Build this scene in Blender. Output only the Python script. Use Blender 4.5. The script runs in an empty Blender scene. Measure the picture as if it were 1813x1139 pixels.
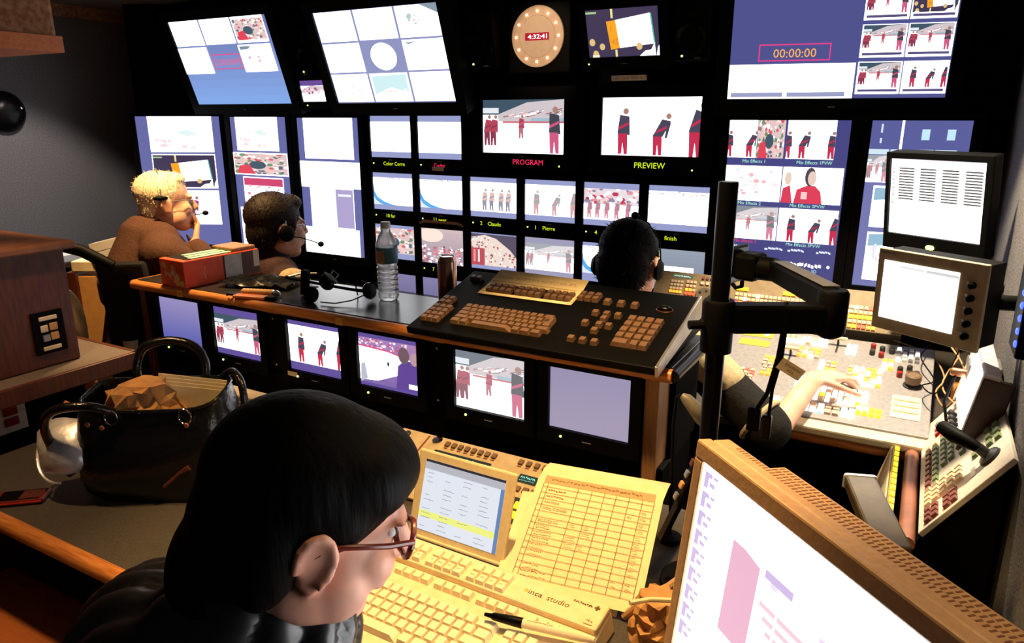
import bpy, bmesh, math, random
import numpy as np
from mathutils import Matrix, Vector
S = bpy.context.scene
COL = S.collection
R = math.radians
rng = random.Random(7)
# ---------------------------------------------------------------- camera
YAW, PIT, HC, FPX = R(29.2), R(15.7), 1.6, 1289.0
fh = Vector((-math.sin(YAW), math.cos(YAW), 0)); zz = Vector((0, 0, 1))
cr = Vector((math.cos(YAW), math.sin(YAW), 0))
cf = fh*math.cos(PIT) - zz*math.sin(PIT); cu_ = fh*math.sin(PIT) + zz*math.cos(PIT)
cam = bpy.data.cameras.new('camera'); camo = bpy.data.objects.new('camera', cam); COL.objects.link(camo)
cam.sensor_width = 36; cam.lens = 36*FPX/1813; cam.clip_start = .02
camo.matrix_world = Matrix(((cr.x, cu_.x, -cf.x, 0), (cr.y, cu_.y, -cf.y, 0), (cr.z, cu_.z, -cf.z, HC), (0, 0, 0, 1)))
S.camera = camo
# ---------------------------------------------------------------- world and exposure
w = bpy.data.worlds.new('world'); S.world = w; w.use_nodes = True
w.node_tree.nodes['Background'].inputs[0].default_value = (.5, .55, .7, 1)
w.node_tree.nodes['Background'].inputs[1].default_value = .01
S.view_settings.view_transform = 'Standard'; S.view_settings.look = 'None'
S.view_settings.gamma = 1; S.view_settings.use_curve_mapping = False
S.view_settings.exposure = 0.0
SCR = 3.0            # brightness of a white patch on a screen
# ---------------------------------------------------------------- measuring: where a line of sight meets a plane of the room
def sight(px, py): return cf*FPX + cr*(px-906.5) - cu_*(py-569.5)
CP = Vector((0, 0, HC))
def atY(px, py, y): d = sight(px, py); return CP + d*(y/d.y)
def atX(px, py, x): d = sight(px, py); return CP + d*(x/d.x)
def atZ(px, py, z): d = sight(px, py); return CP + d*((z-HC)/d.z)
def atD(px, py, r): return CP + sight(px, py).normalized()*r
# ---------------------------------------------------------------- materials
MATS = {}
def mat(name, c, rough=.6, metal=0, var=.15, scale=30, bump=0, spec=.5, c2=None, stretch=None, emit=None, trans=0, alpha=1):
    if name in MATS: return MATS[name]
    m = bpy.data.materials.new(name); m.use_nodes = True; nt = m.node_tree; b = nt.nodes['Principled BSDF']
    b.inputs['Roughness'].default_value = rough; b.inputs['Metallic'].default_value = metal
    b.inputs['Specular IOR Level'].default_value = spec
    tc = nt.nodes.new('ShaderNodeTexCoord'); mp = nt.nodes.new('ShaderNodeMapping')
    nt.links.new(tc.outputs['Object'], mp.inputs[0])
    if stretch: mp.inputs['Scale'].default_value = stretch
    no = nt.nodes.new('ShaderNodeTexNoise'); no.inputs['Scale'].default_value = scale; no.inputs['Detail'].default_value = 5
    nt.links.new(mp.outputs[0], no.inputs['Vector'])
    rp = nt.nodes.new('ShaderNodeValToRGB'); nt.links.new(no.outputs['Fac'], rp.inputs[0])
    if c2 is None: c2 = [min(1, x*(1+var)) for x in c]; c = [x*(1-var) for x in c]
    rp.color_ramp.elements[0].position = .35; rp.color_ramp.elements[1].position = .65
    rp.color_ramp.elements[0].color = (*c, 1); rp.color_ramp.elements[1].color = (*c2, 1)
    nt.links.new(rp.outputs[0], b.inputs['Base Color'])
    if bump:
        bp = nt.nodes.new('ShaderNodeBump'); bp.inputs['Strength'].default_value = bump; bp.inputs['Distance'].default_value = .004
        nt.links.new(no.outputs['Fac'], bp.inputs['Height']); nt.links.new(bp.outputs[0], b.inputs['Normal'])
    if emit:
        b.inputs['Emission Color'].default_value = (*emit[0], 1); b.inputs['Emission Strength'].default_value = emit[1]
    if trans: b.inputs['Transmission Weight'].default_value = trans; b.inputs['IOR'].default_value = 1.33
    MATS[name] = m; return m
def lit(name, c, s): return mat(name, [x*.6 for x in c], .4, var=.05, emit=(c, s))
# screens: a picture of coloured patches that gives off light
ms = bpy.data.materials.new('screen_picture'); ms.use_nodes = True
_n = ms.node_tree; _b = _n.nodes['Principled BSDF']; _a = _n.nodes.new('ShaderNodeAttribute'); _a.attribute_name = 'pic'
_b.inputs['Base Color'].default_value = (.01, .01, .012, 1); _b.inputs['Roughness'].default_value = .35
_n.links.new(_a.outputs['Color'], _b.inputs['Emission Color']); _b.inputs['Emission Strength'].default_value = SCR
mp_ = bpy.data.materials.new('printed_sheet'); mp_.use_nodes = True      # flat print: ink colour on paper or plastic
_n = mp_.node_tree; _b = _n.nodes['Principled BSDF']; _a = _n.nodes.new('ShaderNodeAttribute'); _a.attribute_name = 'pic'
_no = _n.nodes.new('ShaderNodeTexNoise'); _no.inputs['Scale'].default_value = 60
_mx = _n.nodes.new('ShaderNodeMix'); _mx.data_type = 'RGBA'; _mx.blend_type = 'MULTIPLY'; _mx.inputs[0].default_value = .15
_n.links.new(_a.outputs['Color'], _mx.inputs[6]); _n.links.new(_no.outputs['Fac'], _mx.inputs[7])
_n.links.new(_mx.outputs[2], _b.inputs['Base Color']); _b.inputs['Roughness'].default_value = .7
M = {}
def dm(k, *a, **kw): M[k] = mat(k, *a, **kw)
dm('black_plastic', (.0018, .0018, .002), .55, bump=.1, scale=200, spec=.07)
dm('black_gloss', (.002, .002, .0025), .3, spec=.14)
dm('black_wall', (.002, .002, .0025), .9, spec=.05)
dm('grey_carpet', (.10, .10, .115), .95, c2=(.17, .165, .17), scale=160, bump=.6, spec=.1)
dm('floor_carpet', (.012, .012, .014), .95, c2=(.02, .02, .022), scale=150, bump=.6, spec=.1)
dm('ceiling_cloth', (.16, .14, .12), .95, c2=(.22, .19, .16), scale=120, bump=.5, spec=.1)
dm('soffit_cloth', (.22, .09, .04), .9, c2=(.34, .20, .12), scale=45, bump=.5, spec=.1)
dm('wood_edge', (.42, .13, .03), .35, c2=(.62, .24, .06), scale=14, stretch=(1, 12, 12), bump=.1)
dm('wood_dark', (.055, .011, .005), .45, c2=(.10, .022, .009), scale=16, stretch=(8, 8, 1), bump=.15)
dm('wood_panel', (.30, .14, .06), .45, c2=(.40, .20, .09), scale=18, stretch=(8, 8, 1), bump=.1)
dm('wood_orange', (.50, .13, .03), .4, c2=(.62, .19, .05), scale=12, stretch=(1, 6, 6))
dm('laminate_black', (.020, .019, .019), .22, var=.2, scale=300, spec=.5)
dm('laminate_grey', (.045, .038, .032), .45, c2=(.07, .06, .05), scale=250, spec=.4)
dm('beige_panel', (.42, .33, .20), .5, c2=(.50, .40, .25), scale=40, spec=.4)
dm('bus_beige', (.20, .14, .075), .5, c2=(.25, .18, .10), scale=40)
dm('beige_plastic', (.72, .58, .33), .5, c2=(.80, .66, .40), scale=50)
dm('key_beige', (.80, .68, .42), .45, c2=(.86, .74, .48), scale=60)
dm('key_brown', (.13, .072, .040), .45, c2=(.17, .095, .055), scale=60)
dm('bronze_plastic', (.45, .27, .13), .45, c2=(.52, .32, .16), scale=120, bump=.15)
dm('vent_shade', (.16, .06, .02), .8)
dm('grey_metal', (.32, .32, .34), .35, metal=.7)
dm('silver', (.50, .51, .56), .40, metal=.45, c2=(.85, .85, .9), scale=22, bump=1.0)
dm('white_plastic', (.72, .70, .66), .45, var=.06)
dm('panel_white', (.60, .55, .48), .5, c2=(.68, .62, .55), scale=60)
dm('grey_deck', (.20, .195, .21), .5, c2=(.26, .25, .26), scale=80)
dm('skin_old', (.62, .32, .20), .55, c2=(.72, .42, .28), scale=25, bump=.15)
dm('skin_mid', (.58, .31, .20), .55, c2=(.66, .38, .26), scale=25, bump=.1)
dm('skin_pale', (.70, .33, .23), .5, c2=(.78, .43, .32), scale=20, bump=.1)
dm('hair_white', (.66, .55, .36), .7, c2=(.85, .76, .55), scale=90, bump=.8)
dm('hair_brown', (.005, .0025, .0015), .6, c2=(.012, .0055, .003), scale=110, bump=.8, spec=.2)
dm('hair_black', (.0010, .0009, .0009), .62, c2=(.0022, .002, .002), scale=90, bump=.5, spec=.07, stretch=(1, 1, .12))
dm('brown_knit', (.065, .030, .019), .85, c2=(.10, .047, .031), scale=200, bump=.5, spec=.2)
dm('maroon_vest', (.022, .010, .012), .8, c2=(.04, .018, .02), scale=120, bump=.4, spec=.2)
dm('khaki_shirt', (.34, .27, .16), .8, c2=(.42, .34, .21), scale=100, bump=.3, spec=.2)
dm('black_cloth', (.004, .0038, .0038), .85, c2=(.008, .007, .007), scale=120, bump=.4, spec=.2)
dm('puffer_black', (.007, .007, .009), .32, c2=(.012, .012, .015), scale=20, bump=.2, spec=.5)
dm('leather_black', (.003, .0028, .0025), .22, c2=(.005, .0045, .004), scale=120, bump=.35, spec=.5)
dm('paper_cream', (.80, .66, .40), .8, var=.05)
dm('paper_brown', (.42, .20, .07), .8, c2=(.60, .30, .10), scale=30, bump=.8)
dm('red_card', (.80, .06, .02), .4, c2=(.88, .13, .04), scale=18)
dm('cork', (.50, .26, .09), .6, c2=(.62, .34, .13), scale=60)
dm('clear_plastic', (.95, .97, 1), .03, trans=1, var=0, spec=.5)
dm('can_metal', (.45, .26, .17), .25, metal=.9, c2=(.62, .40, .28), scale=6)
dm('chrome', (.8, .8, .82), .12, metal=1, var=.03)
dm('red_gloss', (.30, .015, .012), .25)
dm('phone_red', (.12, .012, .010), .25)
dm('green_fabric', (.02, .05, .03), .8)
dm('yellow_tape', (.70, .38, .06), .6)
dm('white_tape', (.72, .60, .45), .7)
dm('clock_face', (.80, .62, .45), .6, var=.04)
dm('led_green', (.3, .8, .1), .4, emit=((.55, 1, .12), 6))
dm('led_red', (.8, .1, .1), .4, emit=((1, .25, .12), 9))
dm('led_blue', (.1, .1, .8), .4, emit=((.03, .06, 1), 5))
dm('key_yellow_lit', (.8, .6, .02), .4, emit=((1, .75, .02), 1.1))
dm('key_white_lit', (.9, .85, .75), .4, emit=((1, .92, .75), 2.2))
dm('key_pink_lit', (.8, .1, .4), .4, emit=((1, .10, .45), 1.0))
dm('key_red_lit', (.8, .1, .05), .4, emit=((1, .12, .05), .8))
dm('key_orange_lit', (.8, .4, .05), .4, emit=((1, .42, .04), 1.0))
dm('key_teal_lit', (.4, .8, .8), .4, emit=((.35, .95, .9), 1.6))
dm('key_cream', (.62, .48, .34), .5, var=.08)
dm('key_green', (.16, .22, .11), .5)
dm('key_maroon', (.18, .05, .05), .5)
dm('key_dark', (.02, .02, .022), .4)
dm('copper', (.6, .26, .14), .3, metal=.9)
dm('cable_tan', (.45, .26, .12), .6)
# thin clear plastic of the water bottle: see-through, shiny, a little milky where light comes from behind
mb_ = bpy.data.materials.new('bottle_plastic'); mb_.use_nodes = True; _n = mb_.node_tree; _n.nodes.remove(_n.nodes['Principled BSDF'])
_t = _n.nodes.new('ShaderNodeBsdfTransparent'); _g = _n.nodes.new('ShaderNodeBsdfGlossy'); _g.inputs['Roughness'].default_value = .05; _l = _n.nodes.new('ShaderNodeBsdfTranslucent')
_no = _n.nodes.new('ShaderNodeTexNoise'); _no.inputs['Scale'].default_value = 25; _rm = _n.nodes.new('ShaderNodeMapRange'); _rm.inputs[3].default_value = .85; _n.links.new(_no.outputs['Fac'], _rm.inputs[0]); _n.links.new(_rm.outputs[0], _l.inputs['Color'])
_fr = _n.nodes.new('ShaderNodeFresnel'); _fr.inputs[0].default_value = 1.45
_m1 = _n.nodes.new('ShaderNodeMixShader'); _gl = _n.nodes.new('ShaderNodeBsdfGlass'); _gl.inputs['IOR'].default_value = 1.33; _m0 = _n.nodes.new('ShaderNodeMixShader'); _m0.inputs[0].default_value = .55; _n.links.new(_t.outputs[0], _m0.inputs[1]); _n.links.new(_gl.outputs[0], _m0.inputs[2]); _m1.inputs[0].default_value = .4; _n.links.new(_m0.outputs[0], _m1.inputs[1]); _n.links.new(_l.outputs[0], _m1.inputs[2])
_m2 = _n.nodes.new('ShaderNodeMixShader'); _n.links.new(_fr.outputs[0], _m2.inputs[0]); _n.links.new(_m1.outputs[0], _m2.inputs[1]); _n.links.new(_g.outputs[0], _m2.inputs[2]); _n.links.new(_m2.outputs[0], _n.nodes['Material Output'].inputs[0])
M['bottle_plastic'] = mb_
# ---------------------------------------------------------------- mesh builder
class MB:
    def __init__(s): s.v = []; s.f = []
    def add(s, vs, fs, T=None):
        o = len(s.v)
        s.v += [tuple(T @ Vector(p)) if T is not None else tuple(p) for p in vs]; s.f += [tuple(i+o for i in f) for f in fs]; return s
    def box(s, x0, x1, y0, y1, z0, z1, T=None):
        return s.add([(x0,y0,z0),(x1,y0,z0),(x1,y1,z0),(x0,y1,z0),(x0,y0,z1),(x1,y0,z1),(x1,y1,z1),(x0,y1,z1)],
                     [(3,2,1,0),(4,5,6,7),(0,1,5,4),(1,2,6,5),(2,3,7,6),(3,0,4,7)], T)
    def hexa(s, p, T=None):   # 8 corners, same order as box
        return s.add(p, [(3,2,1,0),(4,5,6,7),(0,1,5,4),(1,2,6,5),(2,3,7,6),(3,0,4,7)], T)
    def ring(s, rings, cap=True, T=None):   # loft of closed rings with equal counts
        n = len(rings[0]); vs = [p for r in rings for p in r]; fs = []
        for i in range(len(rings)-1):
            for j in range(n): fs.append((i*n+j, i*n+(j+1) % n, (i+1)*n+(j+1) % n, (i+1)*n+j))
        if cap: fs.append(tuple(range(n))[::-1]); fs.append(tuple((len(rings)-1)*n+j for j in range(n)))
        return s.add(vs, fs, T)
    def tube(s, pts, r, n=8, T=None):
        pts = [Vector(p) for p in pts]; k = len(pts); rr = r if isinstance(r, (list, tuple)) else [r]*k; rings = []; side = None
        for i, p in enumerate(pts):
            t = (pts[min(i+1, k-1)]-pts[max(i-1, 0)]).normalized()
            if side is None: side = t.orthogonal().normalized()
            side = (side - t*side.dot(t)).normalized(); b = t.cross(side)
            rings.append([p + (side*math.cos(2*math.pi*j/n) + b*math.sin(2*math.pi*j/n))*rr[i] for j in range(n)])
        return s.ring(rings, True, T)
    def lathe(s, prof, n=24, T=None):
        return s.ring([[(r*math.cos(2*math.pi*j/n), r*math.sin(2*math.pi*j/n), z) for j in range(n)] for r, z in prof], True, T)
    def prism(s, poly, z0, z1, T=None):
        return s.ring([[(x, y, z0) for x, y in poly], [(x, y, z1) for x, y in poly]], True, T)
    def ell(s, c, r, T=None, nu=20, nv=12):
        rings = []
        for i in range(1, nv):
            a = math.pi*i/nv
            rings.append([(c[0]+r[0]*math.sin(a)*math.cos(2*math.pi*j/nu), c[1]+r[1]*math.sin(a)*math.sin(2*math.pi*j/nu), c[2]-r[2]*math.cos(a)) for j in range(nu)])
        return s.ring(rings, True, T)
    def cap(s, p0, r0, p1, r1, n=16):   # tapered capsule
        p0, p1 = Vector(p0), Vector(p1); t = (p1-p0); L = t.length; t.normalize(); a = t.orthogonal().normalized(); b = t.cross(a); rings = []
        pr = [(r0*math.cos(q), -r0*math.sin(q)) for q in (1.45, 1.0, .5, 0)] + [(r1*math.cos(q), L+r1*math.sin(q)) for q in (0, .5, 1.0, 1.45)]
        for rr, d in pr: rings.append([p0 + t*d + (a*math.cos(2*math.pi*j/n)+b*math.sin(2*math.pi*j/n))*rr for j in range(n)])
        return s.ring(rings)
    def mesh(s, name, bevel=0, seg=2, smooth=False):
        me = bpy.data.meshes.new(name); bm = bmesh.new()
        vs = [bm.verts.new(p) for p in s.v]
        for f in s.f:
            try: bm.faces.new([vs[i] for i in f])
            except ValueError: pass
        bmesh.ops.recalc_face_normals(bm, faces=bm.faces)
        if bevel:
            es = [e for e in bm.edges if len(e.link_faces) == 2 and e.calc_face_angle(0) > .5]
            bmesh.ops.bevel(bm, geom=es, offset=bevel, segments=seg, profile=.5, affect='EDGES', clamp_overlap=True)
        if smooth:
            for f in bm.faces: f.smooth = True
        bm.to_mesh(me); bm.free()
        if smooth: 
            try: me.set_sharp_from_angle(angle=R(40))
            except Exception: pass
        return me
    def build(s, name, m, parent=None, bevel=0, seg=2, smooth=False):
        me = s.mesh(name, bevel, seg, smooth); me.materials.append(M[m] if isinstance(m, str) else m)
        return link(bpy.data.objects.new(name, me), parent)
def link(o, parent=None):
    COL.objects.link(o)
    if parent is not None: o.parent = parent
    return o
def tag(o, label, cat, group=None):
    o['label'] = label; o['category'] = cat
    if group: o['group'] = group
    return o
def thing(name, label, cat, T=None, group=None):
    o = bpy.data.objects.new(name, None); COL.objects.link(o); o.empty_display_size = .05
    if T is not None: o.matrix_world = T if isinstance(T, Matrix) else Matrix.Translation(Vector(T))
    return tag(o, label, cat, group)
def struct(name, mb, m, parent=None):
    o = mb.build(name, m, parent)
    if parent is None: o['kind'] = 'structure'
    return o
def inst(src, parent, T, name=None):
    o = bpy.data.objects.new(name or src.name, src.data if hasattr(src, 'data') else src); link(o, parent); o.matrix_local = T; return o
def spl(pts, n=6):      # smooth curve through points
    P_ = [Vector(p) for p in pts]; P_ = [P_[0]]+P_+[P_[-1]]; out = []
    for i in range(1, len(P_)-2):
        a, b, c, d = P_[i-1:i+3]
        for j in range(n): t = j/n; out.append(.5*((2*b)+(c-a)*t+(2*a-5*b+4*c-d)*t*t+(3*b-a-3*c+d)*t**3))
    return out+[P_[-2]]
def TR(x=0, y=0, z=0): return Matrix.Translation((x, y, z))
def RX(a): return Matrix.Rotation(R(a), 4, 'X')
def RY(a): return Matrix.Rotation(R(a), 4, 'Y')
def RZ(a): return Matrix.Rotation(R(a), 4, 'Z')
def frame(o, x, y):      # frame from origin, x axis and a vector near y
    x = Vector(x).normalized(); y = Vector(y); y = (y-x*y.dot(x)).normalized(); z = x.cross(y); o = Vector(o)
    return Matrix(((x.x,y.x,z.x,o.x),(x.y,y.y,z.y,o.y),(x.z,y.z,z.z,o.z),(0,0,0,1)))
# ---------------------------------------------------------------- lettering and pictures
_tc = {}
def glyphs(body):
    if body not in _tc:
        c = bpy.data.curves.new('t', 'FONT'); c.body = body; c.resolution_u = 2; o = bpy.data.objects.new('t', c); COL.objects.link(o)
        me = bpy.data.meshes.new_from_object(o.evaluated_get(bpy.context.evaluated_depsgraph_get()))
        v = [(p.co.x, p.co.y) for p in me.vertices]; f = [tuple(q.vertices) for q in me.polygons]
        bpy.data.objects.remove(o); bpy.data.curves.remove(c); bpy.data.meshes.remove(me)
        x0 = min(p[0] for p in v); x1 = max(p[0] for p in v); _tc[body] = ([(p[0]-x0, p[1]) for p in v], f, x1-x0)
    return _tc[body]
class Canvas:            # unit square, y down; patches are stacked as thin layers of one mesh
    def __init__(s, w, h, gain=1): s.gain = gain; s.w, s.h = w, h; s.v = []; s.f = []; s.c = []; s.k = 0; s.box_ = (0, 0, 1, 1)
    def sub(s, x, y, w, h): s.box_ = (x, y, w, h); return s
    def _p(s, pts, fs, col):
        bx, by, bw, bh = s.box_; o = len(s.v); s.k += 1; z = s.k*.00002
        for x, y in pts:
            x = bx+min(max(x, 0), 1)*bw; y = by+min(max(y, 0), 1)*bh
            s.v.append(((x-.5)*s.w, (.5-y)*s.h, z))
        for f in fs: s.f.append(tuple(i+o for i in f)); s.c.append(col)
    def poly(s, pts, col): s._p(pts, [tuple(range(len(pts)))], col)
    def rect(s, x, y, w, h, col): s.poly([(x, y), (x, y+h), (x+w, y+h), (x+w, y)], col)
    def frame(s, x, y, w, h, t, col):
        a = t*s.h*s.box_[3]/(s.w*s.box_[2])
        s.rect(x, y, w, t, col); s.rect(x, y+h-t, w, t, col); s.rect(x, y, a, h, col); s.rect(x+w-a, y, a, h, col)
    def ell(s, x, y, rx, ry, col, n=16): s.poly([(x+rx*math.cos(2*math.pi*i/n), y-ry*math.sin(2*math.pi*i/n)) for i in range(n)], col)
    def text(s, body, x, y, h, col, w=None, center=False):    # baseline at y, letter height h
        v, f, L = glyphs(body); k = h/.7; ar = s.h*s.box_[3]/(s.w*s.box_[2]); kx = k*ar
        if w: kx = w/L
        if center: x -= L*kx/2
        s._p([(x+p[0]*kx, y-p[1]*k) for p in v], f, col)
    def grad(s, c0, c1, n=10):
        for i in range(n):
            t = i/(n-1); s.rect(0, i/n, 1, 1/n+.002, [a*(1-t)+b*t for a, b in zip(c0, c1)])
    def build(s, name, parent, m=None):
        me = bpy.data.meshes.new(name); me.from_pydata(s.v, [], s.f); at = me.attributes.new('pic', 'FLOAT_COLOR', 'FACE')
        kf = lambda c: c if m is not None else [x*s.gain for x in c] if min(c) >= .97 else [x*1.05/SCR for x in c]      # only white is driven to full brightness
        at.data.foreach_set('color', [x for c in s.c for x in (*kf(c), 1)])
        me.materials.append(m or ms); return link(bpy.data.objects.new(name, me), parent)
def squig(c, x, y, w, h, col, n=6, t=.06, seed=0):     # a run of unreadable pen or print marks
    g = random.Random(seed+n)
    for i in range(n):
        a = x+w*i/n; b = a+w/n*g.uniform(.6, .95); u = y+h*g.uniform(-.5, .5); v = y+h*g.uniform(-.5, .5); k = h*g.uniform(.25, .5)
        c.poly([(a, u-t*.5), (a, u+t*.5), (b, v+t*.5), (b, v-t*.5)], col)
        if g.random() < .6: c.poly([(a, y-k), (a, y+k), (a+w/n*.2, y+k), (a+w/n*.2, y-k)], col)
WHT = (1, 1, 1); ICE = (.9, .92, 1); RED = (.55, .03, .08); NAV = (.035, .035, .11); BLU = (.10, .10, .30); DK = (.03, .03, .05); PALE = (.40, .42, .62)
def skater(c, x, y, h, lean=0, col=RED, top=(.07, .06, .10), wid=.16, soft=0):
    b = c.box_; a = s_ar = c.h*b[3]/(c.w*b[2]); q = h*a
    mixc = lambda k: [v*(1-soft)+soft*.8 for v in k]
    L = lean*q*.7
    c.poly([(x-.10*q, y), (x-.02*q, y), (x+.02*q, y-.5*h), (x-.12*q, y-.5*h)], mixc(col))
    c.poly([(x+.04*q, y), (x+.12*q, y), (x+.11*q, y-.5*h), (x-.04*q, y-.52*h)], mixc(col))
    c.poly([(x-.13*q, y-.45*h), (x+.13*q, y-.45*h), (x+.15*q+L, y-.82*h), (x-.08*q+L, y-.86*h)], mixc(top))
    c.poly([(x+.06*q+L, y-.80*h), (x+.15*q+L, y-.78*h), (x+.17*q+L*.4, y-.42*h), (x+.11*q+L*.4, y-.42*h)], mixc(top))
    c.poly([(x-.10*q+L*.5, y-.60*h), (x+.13*q+L*.5, y-.70*h), (x+.13*q+L*.5, y-.64*h), (x-.12*q+L*.4, y-.53*h)], mixc(col))
    c.ell(x+.06*q+L*1.15, y-.93*h, .07*q, .07*h, mixc((.40, .22, .18)), 10)
def pic_three(c, soft=0):
    c.rect(0, 0, 1, 1, WHT); skater(c, .22, .98, .80, 0, soft=soft); skater(c, .58, .99, .72, .25, soft=soft); skater(c, .95, 1, .92, .10, soft=soft)
def crowd(c, x0, y0, x1, y1, n, pal, sz=.03, seed=1):
    g = random.Random(seed)
    for i in range(n):
        x = g.uniform(x0, x1); y = g.uniform(y0, y1); a = sz*g.uniform(.5, 1.3); c.ell(x, y, a, a*1.1, g.choice(pal), 6)
def pic_program(c, soft=0):
    m = lambda k: [v*(1-soft)+soft for v in k]
    c.rect(0, 0, 1, 1, WHT); c.rect(0, 0, 1, .28, m((.05, .09, .13))); c.poly([(.18, .28), (.55, .05), (1, 0), (1, .40), (.2, .40)], m((.62, .55, .58)))
    g = random.Random(5)
    for i in range(46):
        x = g.uniform(.25, .92); y = .34-(x-.2)*.30*g.random() - .02; L = g.uniform(.04, .10); c.poly([(x, y), (x+L, y-.03), (x+L, y-.015), (x, y+.02)], m(g.choice([(.30, .10, .12), (.9, .85, .85), (.25, .25, .32), (.75, .45, .45), (1, 1, 1)])))
    c.rect(0, .15, .2, .10, m((.75, .8, .85))); c.rect(.25, .40, .75, .035, m((.6, .15, .18))); c.rect(.6, .34, .4, .06, m((.35, .5, .6)))
    for x in (.05, .13): skater(c, x, .86, .58, .05, (.25, .04, .08), (.45, .06, .10), soft=soft)
    skater(c, .48, .72, .44, 0, (.5, .15, .2), (.45, .06, .1), soft=soft); skater(c, .88, .99, .86, -.05, (.62, .10, .22), (.06, .06, .08), soft=soft)
def pic_curve(c):
    c.rect(0, 0, 1, 1, WHT); c.poly([(0, .25), (.02, .5), (.10, .72), (.25, .87), (.45, .97), (.6, 1), (0, 1)], (.12, .42, .85)); c.poly([(0, .70), (.06, .85), (.16, .95), (.25, 1), (0, 1)], (.75, .85, 1))
    crowd(c, 0, 0, .9, .04, 20, [(.6, .4, .5), (.5, .5, .6)], .02)
def pic_four(c):
    c.rect(0, 0, 1, 1, WHT)
    for i, x in enumerate((.3, .45, .65, .8)): skater(c, x, .96, .74, .02, (.15, .13, .25), (.72, .42, .38), soft=.25)
def pic_crowd(c, seed=3):
    c.rect(0, 0, 1, 1, (.10, .08, .13)); c.poly([(0, .12), (.3, .02), (.55, .12), (.85, .45), (1, .72), (1, 1), (0, 1)], (.85, .70, .62))
    g = random.Random(seed)
    for i in range(150):
        x = g.random(); y = g.uniform(.1, 1)
        if y > .08+max(0, x-.4)*1.0: c.ell(x, y, .022, .03, g.choice([(1, .95, .9), (.55, .12, .12), (.30, .12, .14), (1, .8, .65), (.9, .9, 1), (.4, .3, .3)]), 6)
    c.rect(0, .45, .3, .55, (.5, .08, .1)); c.rect(.05, .5, .05, .4, (.9, .3, .3)); c.rect(.15, .5, .04, .4, (.95, .8, .8))
def pic_dusk(c):
    c.grad((.62, .48, .50), (.34, .28, .36)); c.ell(.22, .2, .3, .2, (.95, .78, .68)); crowd(c, 0, .5, 1, 1, 90, [(1, .9, .9), (.6, .1, .15), (.3, .12, .2), (.85, .5, .5), (1, 1, 1)], .03, 9)
    for x in (.3, .62, .85): skater(c, x, .95, .42, .1, (.7, .5, .55), (.75, .2, .25))
def pic_board(c):
    c.rect(0, 0, 1, 1, (.055, .04, .09)); c.rect(.35, .0, .03, .2, (.9, .75, .3)); c.rect(.38, .85, .03, .15, (.9, .75, .3)); c.rect(0, .05, .15, .04, (.4, .6, .3))
    c.poly([(.28, .26), (.41, .24), (.45, .82), (.32, .85)], (1, .38, .02)); c.poly([(.41, .24), (.88, .14), (.92, .76), (.45, .82)], (1, 1, 1)); c.poly([(.88, .14), (.90, .14), (.94, .76), (.92, .76)], (.1, .5, .35))
    c.text('1', .335, .47, .12, (.55, .22, .02)); c.text('45', .335, .74, .12, (.55, .22, .02))
    for x, y, r in ((.06, .68, .06), (.2, .78, .055), (.72, .80, .06), (.1, .93, .06)): c.ell(x, y, r*.7, r*1.3, (.75, .52, .22))
    c.poly([(.72, 1), (.8, .9), (.88, .88), (.93, .74), (.94, 1)], WHT); c.poly([(.95, 1), (.97, .85), (1, .76), (1, 1)], WHT); c.rect(.05, .95, .1, .05, (.9, .9, .6))
def pic_close(c):
    c.rect(0, 0, 1, 1, WHT); c.poly([(.22, 1), (.26, .62), (.42, .5), (.56, .5), (.66, .66), (.7, 1)], (.72, .05, .10)); c.ell(.47, .26, .09, .26, (.08, .06, .08)); c.ell(.50, .3, .07, .2, (.80, .60, .52))
    c.poly([(0, 1), (.02, .6), (.14, .5), (.2, 1)], (.7, .05, .1)); c.ell(.10, .32, .06, .18, (.80, .62, .5)); c.rect(.34, .68, .1, .2, (.9, .6, .6))
def pic_flowers(c, seed=4):
    c.rect(0, 0, 1, 1, (.75, .55, .55)); crowd(c, 0, 0, 1, .95, 110, [(1, .9, .9), (.7, .12, .15), (.16, .3, .16), (.9, .6, .55), (1, 1, .95), (.12, .15, .22)], .05, seed); c.ell(.45, .55, .16, .2, (.06, .10, .14)); c.poly([(.05, 1), (.1, .6), (.3, .55), (.4, 1)], (.75, .06, .1))
def pic_wide(c):
    c.grad((.40, .22, .45), (.22, .14, .40)); c.poly([(0, .18), (.5, .22), (.9, .36), (.85, .6), (.3, .92), (0, .95)], WHT); crowd(c, 0, .02, .8, .2, 90, [(.8, .5, .6), (.5, .1, .25), (.9, .8, .9), (.35, .2, .5)], .022, 8)
    c.poly([(0, .16), (.5, .2), (.8, .3), (.8, .33), (.5, .24), (0, .2)], (.7, .1, .25)); c.poly([(.62, 1), (.66, .5), (.76, .36), (1, .34), (1, 1)], (.12, .06, .30)); c.ell(.76, .25, .09, .18, (.16, .10, .12)); c.ell(.93, .30, .07, .14, (.5, .3, .35)); c.poly([(.02, 1), (.03, .6), (.1, .55), (.14, .9)], (.5, .5, .62)); c.ell(.5, .5, .02, .05, DK); c.rect(.83, .85, .17, .10, WHT)
def pic_ring(c):
    c.rect(0, 0, 1, 1, WHT); crowd(c, 0, 0, 1, .14, 60, [(.8, .55, .62), (.6, .5, .62), (.9, .8, .85)], .018, 12)
def pic_team(c):
    c.rect(0, 0, 1, 1, (.8, .72, .76)); crowd(c, 0, 0, 1, .5, 60, [(.5, .05, .1), (.9, .6, .6), (.3, .25, .4), (1, 1, 1), (.75, .3, .35)], .05, 21); c.rect(0, .5, 1, .5, WHT)
    for x in (.1, .25, .42, .6, .8): skater(c, x, .95, .6, .05, (.6, .1, .18), (.35, .1, .2), soft=.2)
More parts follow.
